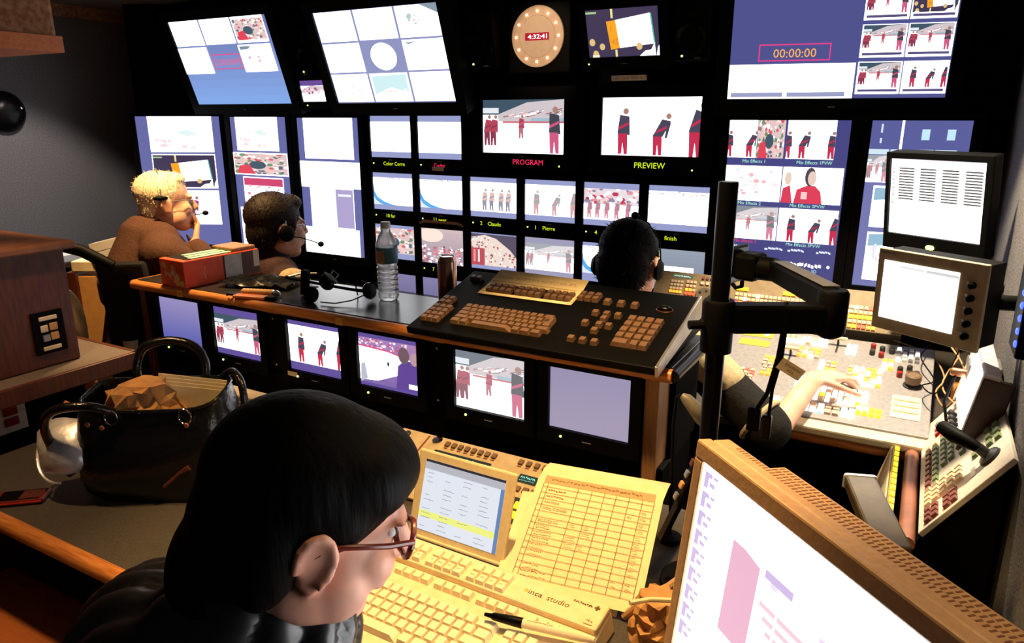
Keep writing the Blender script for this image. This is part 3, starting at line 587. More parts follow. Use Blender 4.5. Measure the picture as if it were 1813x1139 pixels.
# ================================================================ black editing keyboard
KT = frame((-1.135, 1.462, 1.066), (1, 0, 0), (0, .34, .088))
o = thing('black_keyboard', 'wide black editing keyboard with brown keys sloping on the console top', 'keyboard', KT)
KW, KD = .675, .352
MB().hexa([(0, 0, -.014), (KW, 0, -.014), (KW, KD, -.095), (0, KD, -.095), (0, 0, .006), (KW, 0, .006), (KW, KD, .006), (0, KD, .006)]).build('case', 'black_plastic', o, .004)
MB().hexa([(KW-.001, .0, -.018), (KW+.006, .0, -.018), (KW+.006, KD, -.05), (KW-.001, KD, -.05), (KW-.001, 0, .010), (KW+.006, 0, .010), (KW+.006, KD, .010), (KW-.001, KD, .010)]).build('side_strip', 'grey_metal', o, .002)
def keymesh(w, d, h, name='key', t=.78, m='key_brown'):
    me = MB().hexa([(-w/2, -d/2, 0), (w/2, -d/2, 0), (w/2, d/2, 0), (-w/2, d/2, 0), (-w/2*t, -d/2*t, h), (w/2*t, -d/2*t, h), (w/2*t, d/2*t+d*.05, h), (-w/2*t, d/2*t+d*.05, h)]).mesh(name); me.materials.append(M[m]); return me
KM = {}
def key(parent, x, y, w=.0175, d=.0175, m='key_brown', z=.006, h=.011, T0=None, t=.78):
    kk = (round(w, 4), round(d, 4), m, h)
    if kk not in KM: KM[kk] = keymesh(w, d, h, 'key', t, m)
    return inst(KM[kk], parent, (T0 if T0 is not None else Matrix()) @ TR(x, y, z), 'key')
p = .0195
for i in range(3):               # left block
    for j in range(6):
        if not (i == 2 and j > 3): key(o, .025+i*p, .052+j*p*1.08 + (0.0 if j < 4 else .006))
for i in range(2): key(o, .030+i*p, .30)
for j in range(5):               # main block
    y = .058+j*p; x = .105
    row = {0: [1.5, 1.2, 6.6, 1.2, 1.5, 1.5], 1: [2.2]+[1]*10+[2], 2: [1.7]+[1]*11+[1.2], 3: [1.4]+[1]*12, 4: [1]*12+[1.6]}[j]
    for q in row: key(o, x+q*p/2, y, q*p-.002, .0175); x += q*p
key(o, .360, .118, .028, .034)
for i in range(12): key(o, .115+i*.0205+(i//4)*.008, .246)
for i in range(12): key(o, .115+i*.0205+(i//4)*.008, .268)
for i in range(3):
    for j in range(2): key(o, .385+i*.021, .262+j*.021)
for i in range(3): key(o, .462+i*.037, .258, .019, .02)
for i in range(3):               # arrows and paging keys
    key(o, .455+i*.030, .195); key(o, .448+i*.030, .060)
key(o, .487, .170); key(o, .450, .140); key(o, .487, .140); key(o, .512, .140); key(o, .487, .110)
for i in range(4):               # number pad
    for j in range(5):
        if j == 0 and i == 1: continue
        key(o, (.555+i*.0225) if not (j == 0 and i == 0) else .566, .075+j*.028, .021 if not (j == 0 and i == 0) else .043, .024)
MB().ell((.612, .262, .008), (.020, .012, .010)).build('trackball', 'black_gloss', o, smooth=True)
MB().tube([(.612+.021*math.cos(a), .262+.013*math.sin(a), .007) for a in [i*math.pi/8 for i in range(17)]], .0012, 6).build('trackball_ring', 'copper', o, smooth=True)
# paper strip with the handwritten key list, laid around the function keys
o = thing('paper_strip', 'cream paper strip with handwriting and boxed numbers laid on the black keyboard', 'paper', KT @ TR(.225, .285, .008))
b_ = MB(); b_.box(-.135, -.118, -.065, .01, 0, .0006).box(.135, .15, -.065, .01, 0, .0006).box(-.135, .15, -.065, -.052, 0, .0006)
b_.hexa([(-.135, .0, .0), (.15, .0, .0), (.15, .058, .012), (-.128, .062, .014), (-.135, .0, .0007), (.15, .0, .0007), (.15, .058, .0127), (-.128, .062, .0147)])
b_.build('sheet', 'paper_cream', o)
k = Canvas(.26, .05); g = random.Random(11)
for i in range(9): squig(k, .02+i*.108, .5, .085, .22, (.45, .26, .12), 5, .05, i)
k.rect(0, .9, 1, .035, (.35, .18, .08)); q = k.build('handwriting', o, mp_); q.matrix_local = frame((.005, .028, .0085), (1, 0, 0), (0, .058, .0125))
for x in (-.1265, .1425):
    k = Canvas(.014, .04); k.frame(.05, .1, .9, .8, .05, (.25, .14, .08)); squig(k, .3, .5, .4, .2, (.25, .14, .08), 3); q = k.build('boxed_number', o, mp_); q.location = (x, -.035, .0012)
# ================================================================ pole with the folded monitor arm
PX, PY = -.281, 1.232
DZ = .73                    # height of the front desk top
o = thing('pole_arm', 'black pole with clamp and folded monitor arm standing before the switcher', 'monitor arm', (PX, PY, DZ))
MB().lathe([(.07, .001), (.07, .012), (.02, .014)], 24).build('base_plate', 'black_plastic', o, smooth=True)
MB().lathe([(.0165, .012), (.0165, .765), (.0155, .768), (.001, .768)], 24).build('pole', 'black_gloss', o, smooth=True)
zc = 1.266-DZ
MB().lathe([(.018, zc-.062), (.027, zc-.060), (.028, zc+.026), (.025, zc+.032), (.018, zc+.032)], 24).build('clamp', 'black_plastic', o, smooth=True)
MB().tube([(-.02, -.02, zc-.01), (-.04, -.035, zc-.01)], .008, 8).build('clamp_knob', 'black_plastic', o, smooth=True)
ax = Vector((.873, .488, 0)); e1 = ax*.195
A1 = frame((0, 0, zc), ax, (0, 0, 1))
MB().box(.02, .18, -.025, .025, -.02, .02, A1).build('lower_arm', 'black_plastic', o, .006)
MB().lathe([(.012, -.036), (.022, -.030), (.026, -.025), (.026, .044), (.022, .050), (.001, .050)], 20, TR(e1.x, e1.y, zc)).build('elbow', 'black_plastic', o, smooth=True)
e2 = atD(1372, 478, 1.66) - Vector((PX, PY, DZ)); 
s0 = Vector((e1.x, e1.y, zc+.030)); dv = (e2-s0)
A2 = frame(s0, dv, (0, 0, 1)); Lg = dv.length
MB().box(0, Lg, -.022, .022, -.017, .017, A2).build('upper_arm', 'black_plastic', o, .008)
MB().box(.01, Lg*.9, .0225, .0245, -.0145, .0145, A2).build('arm_cover', mat('dull_grey_plastic', (.10, .10, .10), .5), o, .001)
HT = frame(e2, (-.8, .25, 0), (0, 0, 1))
MB().tube([(0, 0, 0), (.05, 0, 0)], [.026, .026], 16, HT).build('tilt_joint', 'black_plastic', o, smooth=True)
MB().box(.03, .085, -.03, .03, -.03, .03, HT).build('tilt_housing', 'black_plastic', o, .010)
MB().box(.085, .098, -.042, .042, -.042, .042, HT).build('mount_plate', 'black_gloss', o, .006)
MB().tube([(.099+0*i, .024*math.cos(i*math.pi/10), .024*math.sin(i*math.pi/10)) for i in range(21)], .003, 6, HT).build('plate_ring', 'grey_metal', o, smooth=True)
for s in (-1, 1): MB().tube([(.09, -.035, s*.03), (.09, -.056, s*.03), (.105, -.062, s*.03), (.115, -.052, s*.03)], .005, 8, HT).build('hook', 'black_plastic', o, smooth=True)
# cables hanging from the arm with paper tag
c0 = Vector((PX, PY, 0)) + ax*.115
o = thing('hanging_cables', 'black cables with plugs and paper tag hanging from the monitor arm', 'cable', (c0.x, c0.y, 1.262))
MB().tube([(.0, .0, .03), (.004, -.022, 0), (.0, -.024, -.06), (-.012, -.024, -.13), (-.028, -.02, -.165)], .004, 8).build('cable', 'black_plastic', o, smooth=True)
MB().tube([(.008, -.024, 0), (.006, -.026, -.06), (-.004, -.026, -.12), (-.006, -.024, -.18)], .003, 8).build('cable', 'black_plastic', o, smooth=True)
MB().box(-.042, -.020, -.03, -.012, -.205, -.160).build('plug', 'black_plastic', o, .003)
MB().box(-.016, .0, -.03, -.016, -.215, -.170).build('plug', 'black_gloss', o, .003)
g = MB().box(0, .045, -.011, .011, -.0003, .0003).build('paper_tag', 'paper_cream', o); g.matrix_local = frame((.004, -.03, -.068), (.78, .30, -.50), (.45, .1, .85)); g['label'] = 'tan paper tag with upside-down lettering'
k = Canvas(.036, .016); k.text('TOP', .28, .42, .30, (.25, .12, .05)); k.text('MONITOR', .06, .92, .30, (.25, .12, .05), w=.85); q = k.build('tag_print', g, mp_); q.matrix_local = TR(.023, 0, .0005) @ RZ(180)
q = k.build('tag_print', g, mp_); q.matrix_local = TR(.023, 0, -.0005) @ RX(180)
# ================================================================ wall screens behind the switcher
def mvM(c):
    c.rect(0, 0, 1, 1, (.06, .06, .22))
    a = [(.0, .0, .47, .235, 'half'), (.49, .0, .40, .235, 'halfb'), (.0, .285, .49, .225, 'soft'), (.51, .285, .47, .225, 'close'), (.03, .545, .47, .21, 'prog'), (.51, .545, .48, .21, 'three')]
    c.sub(0, 0, .245, .235); wh(c); skater(c, .75, .98, .7, .25); skater(c, .02, .98, .7, 0); c.sub(.25, 0, .23, .235); pic_flowers(c)
    c.sub(.50, 0, .39, .235); wh(c); skater(c, .33, .98, .7, .2); skater(c, .02, .98, .7, 0); skater(c, .93, .98, .7, 0)
    c.sub(0, .285, .485, .225); wh(c); crowd(c, .1, .1, .9, .8, 40, [(.95, .8, .85), (.8, .88, .95), (.9, .5, .55), (1, 1, 1)], .05, 14)
    c.sub(.495, .285, .49, .225); pic_close(c); c.sub(.0, .545, .485, .215); pic_program(c, .2); c.sub(.495, .545, .49, .215); pic_three(c)
    c.sub(0, 0, 1, 1); G = (.45, .95, .75)
    for t, x, y, cc in (('Mix Effects 1', .14, .265, G), ('Mix Effects 1PVW', .60, .265, G), ('Mix Effects 2', .13, .535, G), ('Mix Effects 2PVW', .58, .535, G), ('Mix Effects 3', .12, .785, (.9, .05, .15)), ('Mix Effects 3PVW', .58, .785, G)): c.text(t, x, y, .020, cc)
    for x, y, w_ in ((.10, .815, .07), (.40, .815, .16), (.60, .815, .14), (.84, .815, .12)): squig(c, x, y, w_, .012, (.8, .85, 1), 5, .012)
    squig(c, .55, .905, .35, .018, WHT, 12, .018); c.ell(.95, .905, .012, .009, WHT); c.text('input evs 3D', .66, .95, .020, (.45, .85, 1))
monitor('tall_monitor', 'tall blue screen with Mix Effects captions behind the monitor arm', wallT(-.697, -.260, .985, 1.588), .437, .603, (.035, .035, .025, .04), .1, mvM, 'tall portrait screens')
def mvR(c):
    c.rect(0, 0, 1, 1, (.17, .18, .42)); c.rect(0, 0, 1, .17, (.10, .11, .32)); c.rect(.31, .0, .025, .17, WHT); c.rect(.10, .02, .02, .05, (.7, .75, .9)); c.rect(.10, .1, .02, .03, (.7, .75, .9))
    for x in (.52, .77): c.rect(x, .05, .08, .06, (.55, .80, 1))
    for i in range(4): c.rect(.0+i*.225, .165, .21, .03, (.62, .78, .88))
    c.sub(0, .2, .22, .16); pic_program(c, .3); c.sub(.1, .38, .3, .25); wh(c); c.poly([(.05, .05), (.95, .05), (.9, .3), (.05, .35)], (.3, .5, .65)); c.sub(.1, .66, .3, .3); wh(c); c.poly([(.05, .05), (.9, .02), (.8, .25), (.05, .3)], (.3, .5, .65)); crowd(c, .1, .3, .9, .6, 14, [(.9, .6, .65), (.8, .8, .9)], .06, 3); c.sub(0, 0, 1, 1)
monitor('tall_monitor', 'tall pale blue screen at far right, half hidden behind the desktop monitor', wallT(-.192, .118, .985, 1.588), .31, .603, (.03, .04, .025, .04), .1, mvR, 'tall portrait screens')
# desktop monitor with a table of grey rows
def mvE(c):
    c.rect(0, 0, 1, 1, WHT); c.rect(0, 0, 1, .02, (.9, .8, .95))
    for i in range(4):
        for j in range(12): c.rect(.09+i*.235, .12+j*.036, .165, .020, (.10, .095, .09)); c.rect(.255+i*.235, .125+j*.036, .01, .012, (.25, .24, .22))
        c.rect(.09+i*.235, .10, .16, .006, (.5, .5, .5))
    for i in range(10): c.rect(.015, .12+i*.05, .035, .03, (.62, .7, .6) if i % 2 else (.8, .8, .8))
    c.rect(.985, .12, .015, .03, (1, .5, .05)); c.rect(.985, .42, .015, .03, (1, .5, .05))
o = monitor('desktop_monitor', 'black desktop monitor showing a table of grey rows above the beige panel', frame((.034, 2.538, 1.362), (math.cos(R(-31)), math.sin(R(-31)), 0), (-.076, -.127, .989)), .288, .236, (.012, .014, .018, .048), .05, mvE, logo=True, led=(.0, -.147))
o['category'] = 'monitor'
g = MB().lathe([(.011, 0), (.011, .003), (.007, .004)], 16).build('power_button', 'led_green', o); g.matrix_local = TR(.0, -.148, .010) @ Matrix.Diagonal((1.2, .7, 1, 1))
MB().tube([(0, -.15, -.03), (0, -.22, -.035)], .02, 12).build('stand_neck', 'black_plastic', o, smooth=True)
MB().lathe([(.085, -.004), (.085, .004), (.03, .010)], 24, TR(0, -.222, -.035) @ RX(-90)).build('stand_foot', 'black_plastic', o, smooth=True)
# shelf on the right wall that carries it
o = thing('wall_shelf', 'black shelf on the right wall under the desktop monitor', 'shelf', (.11, 2.60, 1.10))
MB().box(-.16, .13, -.13, .12, .012, .034).build('board', 'black_plastic', o, .003); MB().box(.09, .13, -.09, .09, -.12, .012).build('bracket', 'black_plastic', o, .003)
# beige touch panel
FT = frame((.038, 1.956, 1.183), (math.cos(R(-31.5)), math.sin(R(-31.5)), 0), (-.02, -.034, .999))
o = thing('touch_panel', 'beige panel box with bright white screen and a column of black knobs', 'control panel', FT)
MB().box(-.132, .132, -.103, .103, -.012, 0).build('front_plate', 'beige_panel', o, .002)
MB().box(-.126, .126, -.098, .098, -.085, -.0125).build('housing', 'black_plastic', o, .003)
k = Canvas(.186, .146, 2.0); wh(k); k.rect(.22, .05, .32, .05, (.82, .82, .80)); k.rect(.54, .05, .01, .06, (.4, .4, .4)); k.rect(.58, .05, .42, .05, (.62, .64, .62)); k.rect(.68, .13, .05, .015, (.7, .7, .7)); k.rect(.84, .13, .05, .015, (.7, .7, .7)); k.rect(.2, .965, .2, .02, (.95, .85, .4))
q = k.build('screen', o); q.location = (-.021, .002, .0008)
for i in range(5):
    y = .052-i*.030; MB().lathe([(.008, 0), (.0075, .012), (.005, .014), (.001, .014)], 14, TR(.104, y, 0)).build('knob', 'black_plastic', o, smooth=True)
    MB().lathe([(.003, 0), (.003, .002), (.001, .003)], 8, TR(.094, y+.006, 0)).build('pilot_light', 'white_plastic', o); MB().box(.074, .091, y+.0055, y+.0068, 0, .0006).build('leader_line', 'paper_cream', o)
MB().box(-.125, -.085, .092, .095, 0, .0006).build('maker_badge', 'grey_metal', o)
MB().tube([(.10, 0, -.08), (.15, .0, -.12), (.165, 0, -.16)], .018, 10).build('wall_arm', 'black_plastic', o, smooth=True)
# ================================================================ switcher desk
o = thing('switcher_desk', 'desk with rounded orange wooden edge carrying the switcher', 'desk', (-.28, 2.5, 0))
MB().box(-.62, .515, -.40, .72, .70, .735).build('desktop', 'laminate_grey', o, .003)
MB().tube([(-.08, -.405, .722), (.44, -.405, .722)], .022, 12).build('edge_rail', 'wood_edge', o, smooth=True)
MB().box(-.62, -.58, -.25, .70, 0, .70).build('side_panel', 'wood_dark', o, .003); MB().box(.47, .51, -.25, .70, 0, .70).build('side_panel', 'wood_dark', o, .003); MB().box(-.58, .47, .66, .70, 0, .70).build('back_panel', 'black_plastic', o)
MB().box(.44, .51, -.39, .1, .735, .80).build('wooden_cheek', 'wood_edge', o, .006)
KY = {}
def button(parent, x, y, w, d, m, z=0, h=.006):
    k_ = (round(w, 4), round(d, 4), m, h)
    if k_ not in KY:
        me = MB().hexa([(-w/2, -d/2, 0), (w/2, -d/2, 0), (w/2, d/2, 0), (-w/2, d/2, 0), (-w*.44, -d*.44, h), (w*.44, -d*.44, h), (w*.44, d*.44, h), (-w*.44, d*.44, h)]).mesh('button'); me.materials.append(M[m]); KY[k_] = me
    return inst(KY[k_], parent, TR(x, y, z), 'button')
# upper bus panel (sloped)
UT = frame((-.44, 2.625, .905), (1, 0, 0), (0, .1, .17))
o = thing('bus_panel', 'sloped beige switcher panel with rows of yellow, cream and pink lit buttons', 'switcher panel', UT)
MB().hexa([(-.42, 0, -.10), (.44, 0, -.16), (.44, .135, -.04), (-.42, .135, -.04), (-.42, 0, 0), (.44, 0, 0), (.44, .145, 0), (-.42, .145, 0)]).build('case', 'bus_beige', o, .003)
g = random.Random(2); sx = .0148
rows = [(.103, ['key_yellow_lit', None, None, None, 'key_cream']), (.082, 'mix'), (.066, 'cream'), (.049, 'yellow'), (.032, 'cream'), (.015, 'mixb')]
xs = [-.105+i*sx for i in range(32)]
for y, kind in rows:
    for i, x in enumerate(xs):
        if kind == 'mix': m_ = g.choice(['key_cream', 'key_cream', 'key_cream', 'key_orange_lit', 'key_red_lit', 'key_white_lit']) if i < 6 or i > 26 else 'key_cream'
        elif kind == 'mixb': m_ = g.choice(['key_cream', 'key_cream', 'key_yellow_lit', 'key_orange_lit', 'key_red_lit'])
        elif kind == 'yellow': m_ = g.choice(['key_yellow_lit']*9+['key_pink_lit']*2)
        elif kind == 'cream': m_ = 'key_cream' if i not in (25, 2) else 'key_white_lit'
        else:
            if i % 11 not in (0, 1, 2): continue
            m_ = 'key_yellow_lit'
        button(o, x, y, sx*.86, .0125, m_)
# left keypad, display, wheel on the same panel
k = Canvas(.075, .014); k.rect(0, 0, 1, 1, (.10, .16, .10)); squig(k, .05, .5, .55, .3, (.8, 1, .9), 7, .2); squig(k, .55, .6, .35, .3, (.9, 1, .9), 4, .3, 3); q = k.build('display', o); q.location = (-.315, .128, .001)
for i in range(4):
    for j in range(4): button(o, -.352+i*.0125, .105-j*.0135, .0095, .010, 'key_cream' if j < 3 else 'key_orange_lit')
for i in range(3):
    for j in range(4): button(o, -.292+i*.0135, .108-j*.0155, .010, .011, 'key_cream' if j < 2 else g.choice(['key_white_lit', 'key_orange_lit', 'key_red_lit', 'key_cream']))
for i in range(4): button(o, -.238+i*.0155, .128, .009, .009, 'key_maroon')
for i in range(3): button(o, -.238+i*.0195, .108, .014, .012, 'key_cream')
MB().lathe([(.033, 0), (.033, .006), (.030, .009), (.001, .009)], 28, TR(-.222, .058, 0)).build('jog_wheel', mat('wheel_brown', (.11, .08, .05), .5), o, smooth=True)
for i in range(5):
    a = i*2*math.pi/5; MB().lathe([(.0055, .009), (.0045, .011), (.001, .0112)], 10, TR(-.222+.02*math.cos(a), .058+.02*math.sin(a), 0)).build('wheel_button', 'key_dark', o)
# lower deck
LT = frame((-.6, 2.10, .775), (1, 0, 0), (0, .45, .10))
o = thing('switcher_deck', 'bright switcher deck crowded with buttons, faders and a joystick under the lamp', 'switcher panel', LT)
MB().hexa([(.10, 0, -.03), (.70, 0, -.03), (.70, .50, -.13), (.06, .50, -.13), (.10, 0, 0), (.70, 0, 0), (.70, .50, 0), (.06, .50, 0)]).build('case', 'grey_deck', o, .003)
MB().box(.10, .70, -.045, -.001, -.03, -.004).build('hand_rest', 'beige_plastic', o, .006)
for y0, hh in ((.432, .05), (.365, .045)):
    k = Canvas(.10, hh); k.rect(0, 0, 1, 1, (1, .78, .02)); k.ell(.78, .55, .10, .22, (1, 1, .9)) if y0 > .4 else None; q = k.build('display', o); q.location = (.165, y0+.02, .001)
g = random.Random(8)
def bank(x0, y0, nx, ny, dx, dy, w_, d_, pal, h=.008):
    for i in range(nx):
        for j in range(ny): button(o, x0+i*dx, y0+j*dy, w_, d_, g.choice(pal), 0, h)
bank(.135, .10, 5, 6, .0165, .019, .013, .014, ['key_cream', 'key_cream', 'key_red_lit', 'key_cream'])
bank(.23, .19, 3, 3, .018, .02, .014, .015, ['key_orange_lit', 'key_cream'])
bank(.245, .43, 7, 2, .017, .026, .014, .02, ['key_white_lit', 'key_white_lit', 'key_cream'])
bank(.365, .43, 2, 2, .017, .026, .014, .02, ['key_yellow_lit', 'key_white_lit'])
bank(.455, .40, 2, 3, .017, .022, .014, .016, ['key_teal_lit'])
bank(.315, .34, 4, 3, .018, .022, .014, .016, ['key_white_lit', 'key_cream', 'key_orange_lit'])
bank(.39, .25, 3, 4, .018, .022, .014, .016, ['key_cream', 'key_orange_lit', 'key_white_lit'])
bank(.475, .22, 6, 5, .0165, .022, .013, .016, ['key_white_lit', 'key_white_lit', 'key_cream', 'key_orange_lit'])
bank(.30, .035, 11, 2, .0205, .024, .017, .018, ['key_white_lit', 'key_white_lit', 'key_cream', 'key_teal_lit'])
bank(.40, .10, 9, 4, .0165, .022, .013, .016, ['key_white_lit', 'key_cream', 'key_yellow_lit', 'key_white_lit', 'key_white_lit'])
bank(.225, .25, 4, 3, .0175, .022, .014, .016, ['key_cream', 'key_white_lit', 'key_orange_lit'])
bank(.34, .12, 3, 5, .018, .022, .014, .016, ['key_cream', 'key_white_lit', 'key_teal_lit'])
bank(.565, .335, 2, 3, .018, .022, .014, .016, ['key_white_lit', 'key_orange_lit'])
bank(.52, .06, 4, 2, .0175, .022, .014, .016, ['key_white_lit', 'key_yellow_lit'])
bank(.60, .40, 4, 4, .0175, .022, .013, .015, ['white_plastic', 'grey_metal', 'key_white_lit'])
for i, (x, y) in enumerate([(.525, .455), (.552, .445), (.580, .44), (.525, .415), (.552, .405), (.61, .33), (.635, .345), (.655, .315), (.61, .30), (.635, .31)]):
    MB().lathe([(.0085, 0), (.008, .016), (.006, .018), (.001, .018)], 12, TR(x, y, 0)).build('knob', 'key_dark' if i % 4 else 'red_gloss', o, smooth=True)
for x, y in ((.42, .445), (.29, .335)):       # T-bar faders
    MB().box(x-.028, x+.028, y-.006, y+.006, .022, .032).build('fader_handle', 'beige_plastic', o, .004); MB().box(x-.003, x+.003, y-.003, y+.003, -.002, .022).build('fader_stem', 'key_dark', o); MB().box(x-.003, x+.003, y-.05, y+.02, .0004, .0012).build('fader_slot', 'key_dark', o)
MB().lathe([(.012, 0), (.020, .004), (.022, .014), (.022, .030), (.017, .034), (.015, .030), (.001, .030)], 24, TR(.647, .258, .008)).build('joystick', mat('joystick_brown', (.16, .10, .06), .5), o, smooth=True)
MB().lathe([(.026, 0), (.024, .004), (.010, .010)], 24, TR(.647, .258, 0)).build('joystick_boot', 'key_dark', o, smooth=True)
MB().box(.60, .675, .07, .19, .0005, .002).build('memo_card', 'paper_cream', o)
for y in (.10, .13, .16): MB().box(.605, .67, y, y+.012, .0021, .006).build('card_window', 'beige_plastic', o)
# dark things behind the deck and cables
o = tag(MB().tube(spl([(-.02, 2.66, .88), (.09, 2.60, .86), (.13, 2.45, .84), (.11, 2.36, .82), (.14, 2.30, .80), (.17, 2.33, .90), (.13, 2.42, .95), (.16, 2.5, .9), (.12, 2.3, .86), (.18, 2.22, .82)]), .0025, 6).build('loose_cable', 'cable_tan', None, smooth=True), 'tangle of thin tan cable hanging behind the beige touch panel', 'cable')
o = tag(MB().tube(spl([(.09, 2.60, .90), (.06, 2.45, .895), (.10, 2.35, .86), (.07, 2.28, .86), (.11, 2.22, .87), (.16, 2.35, .99), (.19, 2.2, .98), (.215, 2.05, .93)]), .002, 6).build('loose_cable', 'black_plastic', None, smooth=True), 'thin black cable looping over the right end of the switcher deck', 'cable')
o = thing('junction_box', 'small grey-white connector box with copper plug below the touch panel', 'box', (.19, 2.16, .90))
MB().box(-.03, .045, -.05, .05, -.09, .09).build('plate', 'grey_metal', o, .006); MB().lathe([(.012, 0), (.012, .03), (.008, .035)], 12, TR(-.03, 0, .05) @ RY(-90)).build('plug', 'copper', o, smooth=True); MB().tube([(-.05, 0, .05), (-.07, -.05, -.02), (-.05, -.08, -.10)], .004, 6).build('cable', 'black_plastic', o, smooth=True)
P_ = atX(1808, 565, .195)
o = thing('blue_indicator', 'row of blue lights on a black unit at the right edge', 'lights', (.205, P_.y+.055, P_.z+.04))
MB().box(-.01, .034, -.06, .06, -.12, .12).build('unit', 'black_plastic', o, .004)
for i in range(5): MB().lathe([(.007, 0), (.007, .003), (.003, .005)], 10, TR(-.01, -.055+.002*i, -.09+i*.025) @ RY(-90)).build('light', 'led_blue', o)
# ================================================================ side controller with joystick on the right wall
UH = Vector((0, 1, 0)); VH = Vector((.135, 0, .205)).normalized()
o = thing('side_controller', 'white sloped controller with coloured key rows, joystick and small bright screen', 'control panel', (.085, 1.605, .752))
def hp(u, v, n=0): q = UH*u + VH*v + NN*n; return tuple(q)
NN = VH.cross(UH); NN = NN if NN.z > 0 else -NN
hx = lambda u0, u1, v0, v1, n0, n1: [hp(u0, v0, n0), hp(u1, v0, n0), hp(u1, v1, n0), hp(u0, v1, n0), hp(u0, v0, n1), hp(u1, v0, n1), hp(u1, v1, n1), hp(u0, v1, n1)]
MB().hexa(hx(0, .60, 0, .25, -.012, 0)).build('face_plate', 'panel_white', o, .002)
MB().add([(0, .004, -.02), (.135, .004, -.02), (.135, .004, .185), (0, .47, -.02), (.135, .47, -.02), (.135, .47, .185), (0, .004, -.55), (.135, .004, -.55), (0, .47, -.55), (.135, .47, -.55)], [(0, 1, 2), (3, 5, 4), (0, 2, 5, 3), (6, 7, 1, 0), (8, 3, 4, 9), (6, 0, 3, 8), (1, 7, 9, 4), (1, 4, 5, 2), (6, 8, 9, 7)]).build('pedestal', 'black_wall', o)
FN = Matrix(((UH.x, VH.x, NN.x, 0), (UH.y, VH.y, NN.y, 0), (UH.z, VH.z, NN.z, 0), (0, 0, 0, 1)))
HB = {}
def hkey(u, v, m, w_=.016, d_=.012, h=.007):
    kk = (w_, d_, m)
    if kk not in HB: HB[kk] = keymesh(w_, d_, h, 'key', .75, m)
    inst(HB[kk], o, FN @ TR(u, v, 0), 'key')
for j in range(9):
    for i in range(2): hkey(.165+j*.030, .030+i*.022, 'key_cream' if j > 7 else ('key_maroon' if i == 0 else 'key_green'), .024, .016)
for j in range(7):
    for i in range(2): hkey(.245+j*.030, .078+i*.022, 'key_green' if j < 6 else 'key_red_lit', .024, .016)
for j in range(2):
    for i in range(2): hkey(.465+j*.028, .06+i*.02, 'red_gloss', .022, .015)
for j in range(3): hkey(.225+j*.028, .132, 'key_green' if j < 2 else 'red_gloss', .022, .016)
for j in range(4):
    for i in range(5): hkey(.095+j*.022, .030+i*.022, 'key_cream', .018, .019)
for b0 in (.030, .082):
    for j in range(3):
        for i in range(2): hkey(.020+j*.022, b0+i*.020, 'key_maroon', .018, .016)
for j in range(4): MB().lathe([(.009, 0), (.008, .02), (.001, .02)], 12, FN @ TR(.38+j*.036, .118, 0)).build('knob', 'key_dark', o, smooth=True)
hkey(.535, .108, 'red_gloss', .018, .012)
for j in range(3):
    for i in range(2): hkey(.15+j*.035, .205+i*.022, 'key_green', .024, .016)
hkey(.15, .165, 'key_green', .026, .014)
MB().box(.06, .10, .148, .160, .0003, .0008, FN).build('badge', 'grey_metal', o)
MB().lathe([(.026, 0), (.024, .006), (.012, .012), (.011, .03), (.001, .03)], 20, FN @ TR(.085, .20, 0)).build('joystick_boot', 'key_dark', o, smooth=True)
MB().tube([hp(.085, .20, .025), hp(.098, .192, .05), hp(.12, .18, .07), hp(.15, .17, .088)], [.010, .015, .017, .015], 12).build('joystick', 'black_plastic', o, smooth=True)
MB().tube([hp(.15, .17, .088), hp(.158, .166, .093)], [.014, .010], 12).build('joystick_cap', 'grey_metal', o, smooth=True)
# small screen standing at its far end
ST = frame((.162-.085, 2.02-1.605, .955-.752), (0, -1, 0), (.16, 0, .98))
MB().box(-.165, .165, -.088, .088, -.035, -.001, ST).build('display_housing', mat('mauve_plastic', (.42, .36, .42), .5), o, .004)
k = Canvas(.30, .155, 2.0); wh(k); q = k.build('screen', o); q.matrix_local = ST
for x in (-.17, .15): MB().box(x, x+.02, -.09, .09, -.03, .004, ST).build('display_rim', 'panel_white', o, .002)
MB().box(.15, .172, -.10, .085, -.06, .003, ST).build('hinge_cheek', mat('dark_maroon', (.05, .015, .018), .4), o, .003)
# ================================================================ second desk strip with keyboard on edge, telephone
o = thing('side_desk_rail', 'rounded brown wooden rail before the white side controller', 'rail', (.066, 1.88, .735))
MB().tube([(0, -.30, 0), (0, .22, 0)], .017, 12).build('rail', mat('wood_brown_rail', (.26, .10, .06), .4), o, smooth=True)
MB().box(-.014, .012, -.29, .21, -.735, -.015).build('support_board', 'wood_dark', o)
o = thing('tilted_keyboard', 'cream keyboard standing on its edge with yellow lit keys by the brown rail', 'keyboard', frame((.015, 1.86, .70), (0, 1, 0), (.25, 0, .97)))
MB().box(-.25, .20, -.06, .05, -.012, .0).build('case', 'beige_plastic', o, .004)
for i in range(16):
    for j in range(3): key(o, -.20+i*.025, -.03+j*.025, .02, .02, 'key_cream', 0, .009, RX(0))
MB().box(-.24, .19, .052, .060, -.01, .006).build('light_strip', mat('strip_frame', (.3, .2, .05), .5), o)
for i in range(12): MB().box(-.22+i*.034, -.20+i*.034, .0605, .064, -.006, .004).build('lit_key', 'key_yellow_lit', o)
MB().box(-.10, .10, -.085, -.061, -.010, -.002).build('foot_strip', 'black_plastic', o)
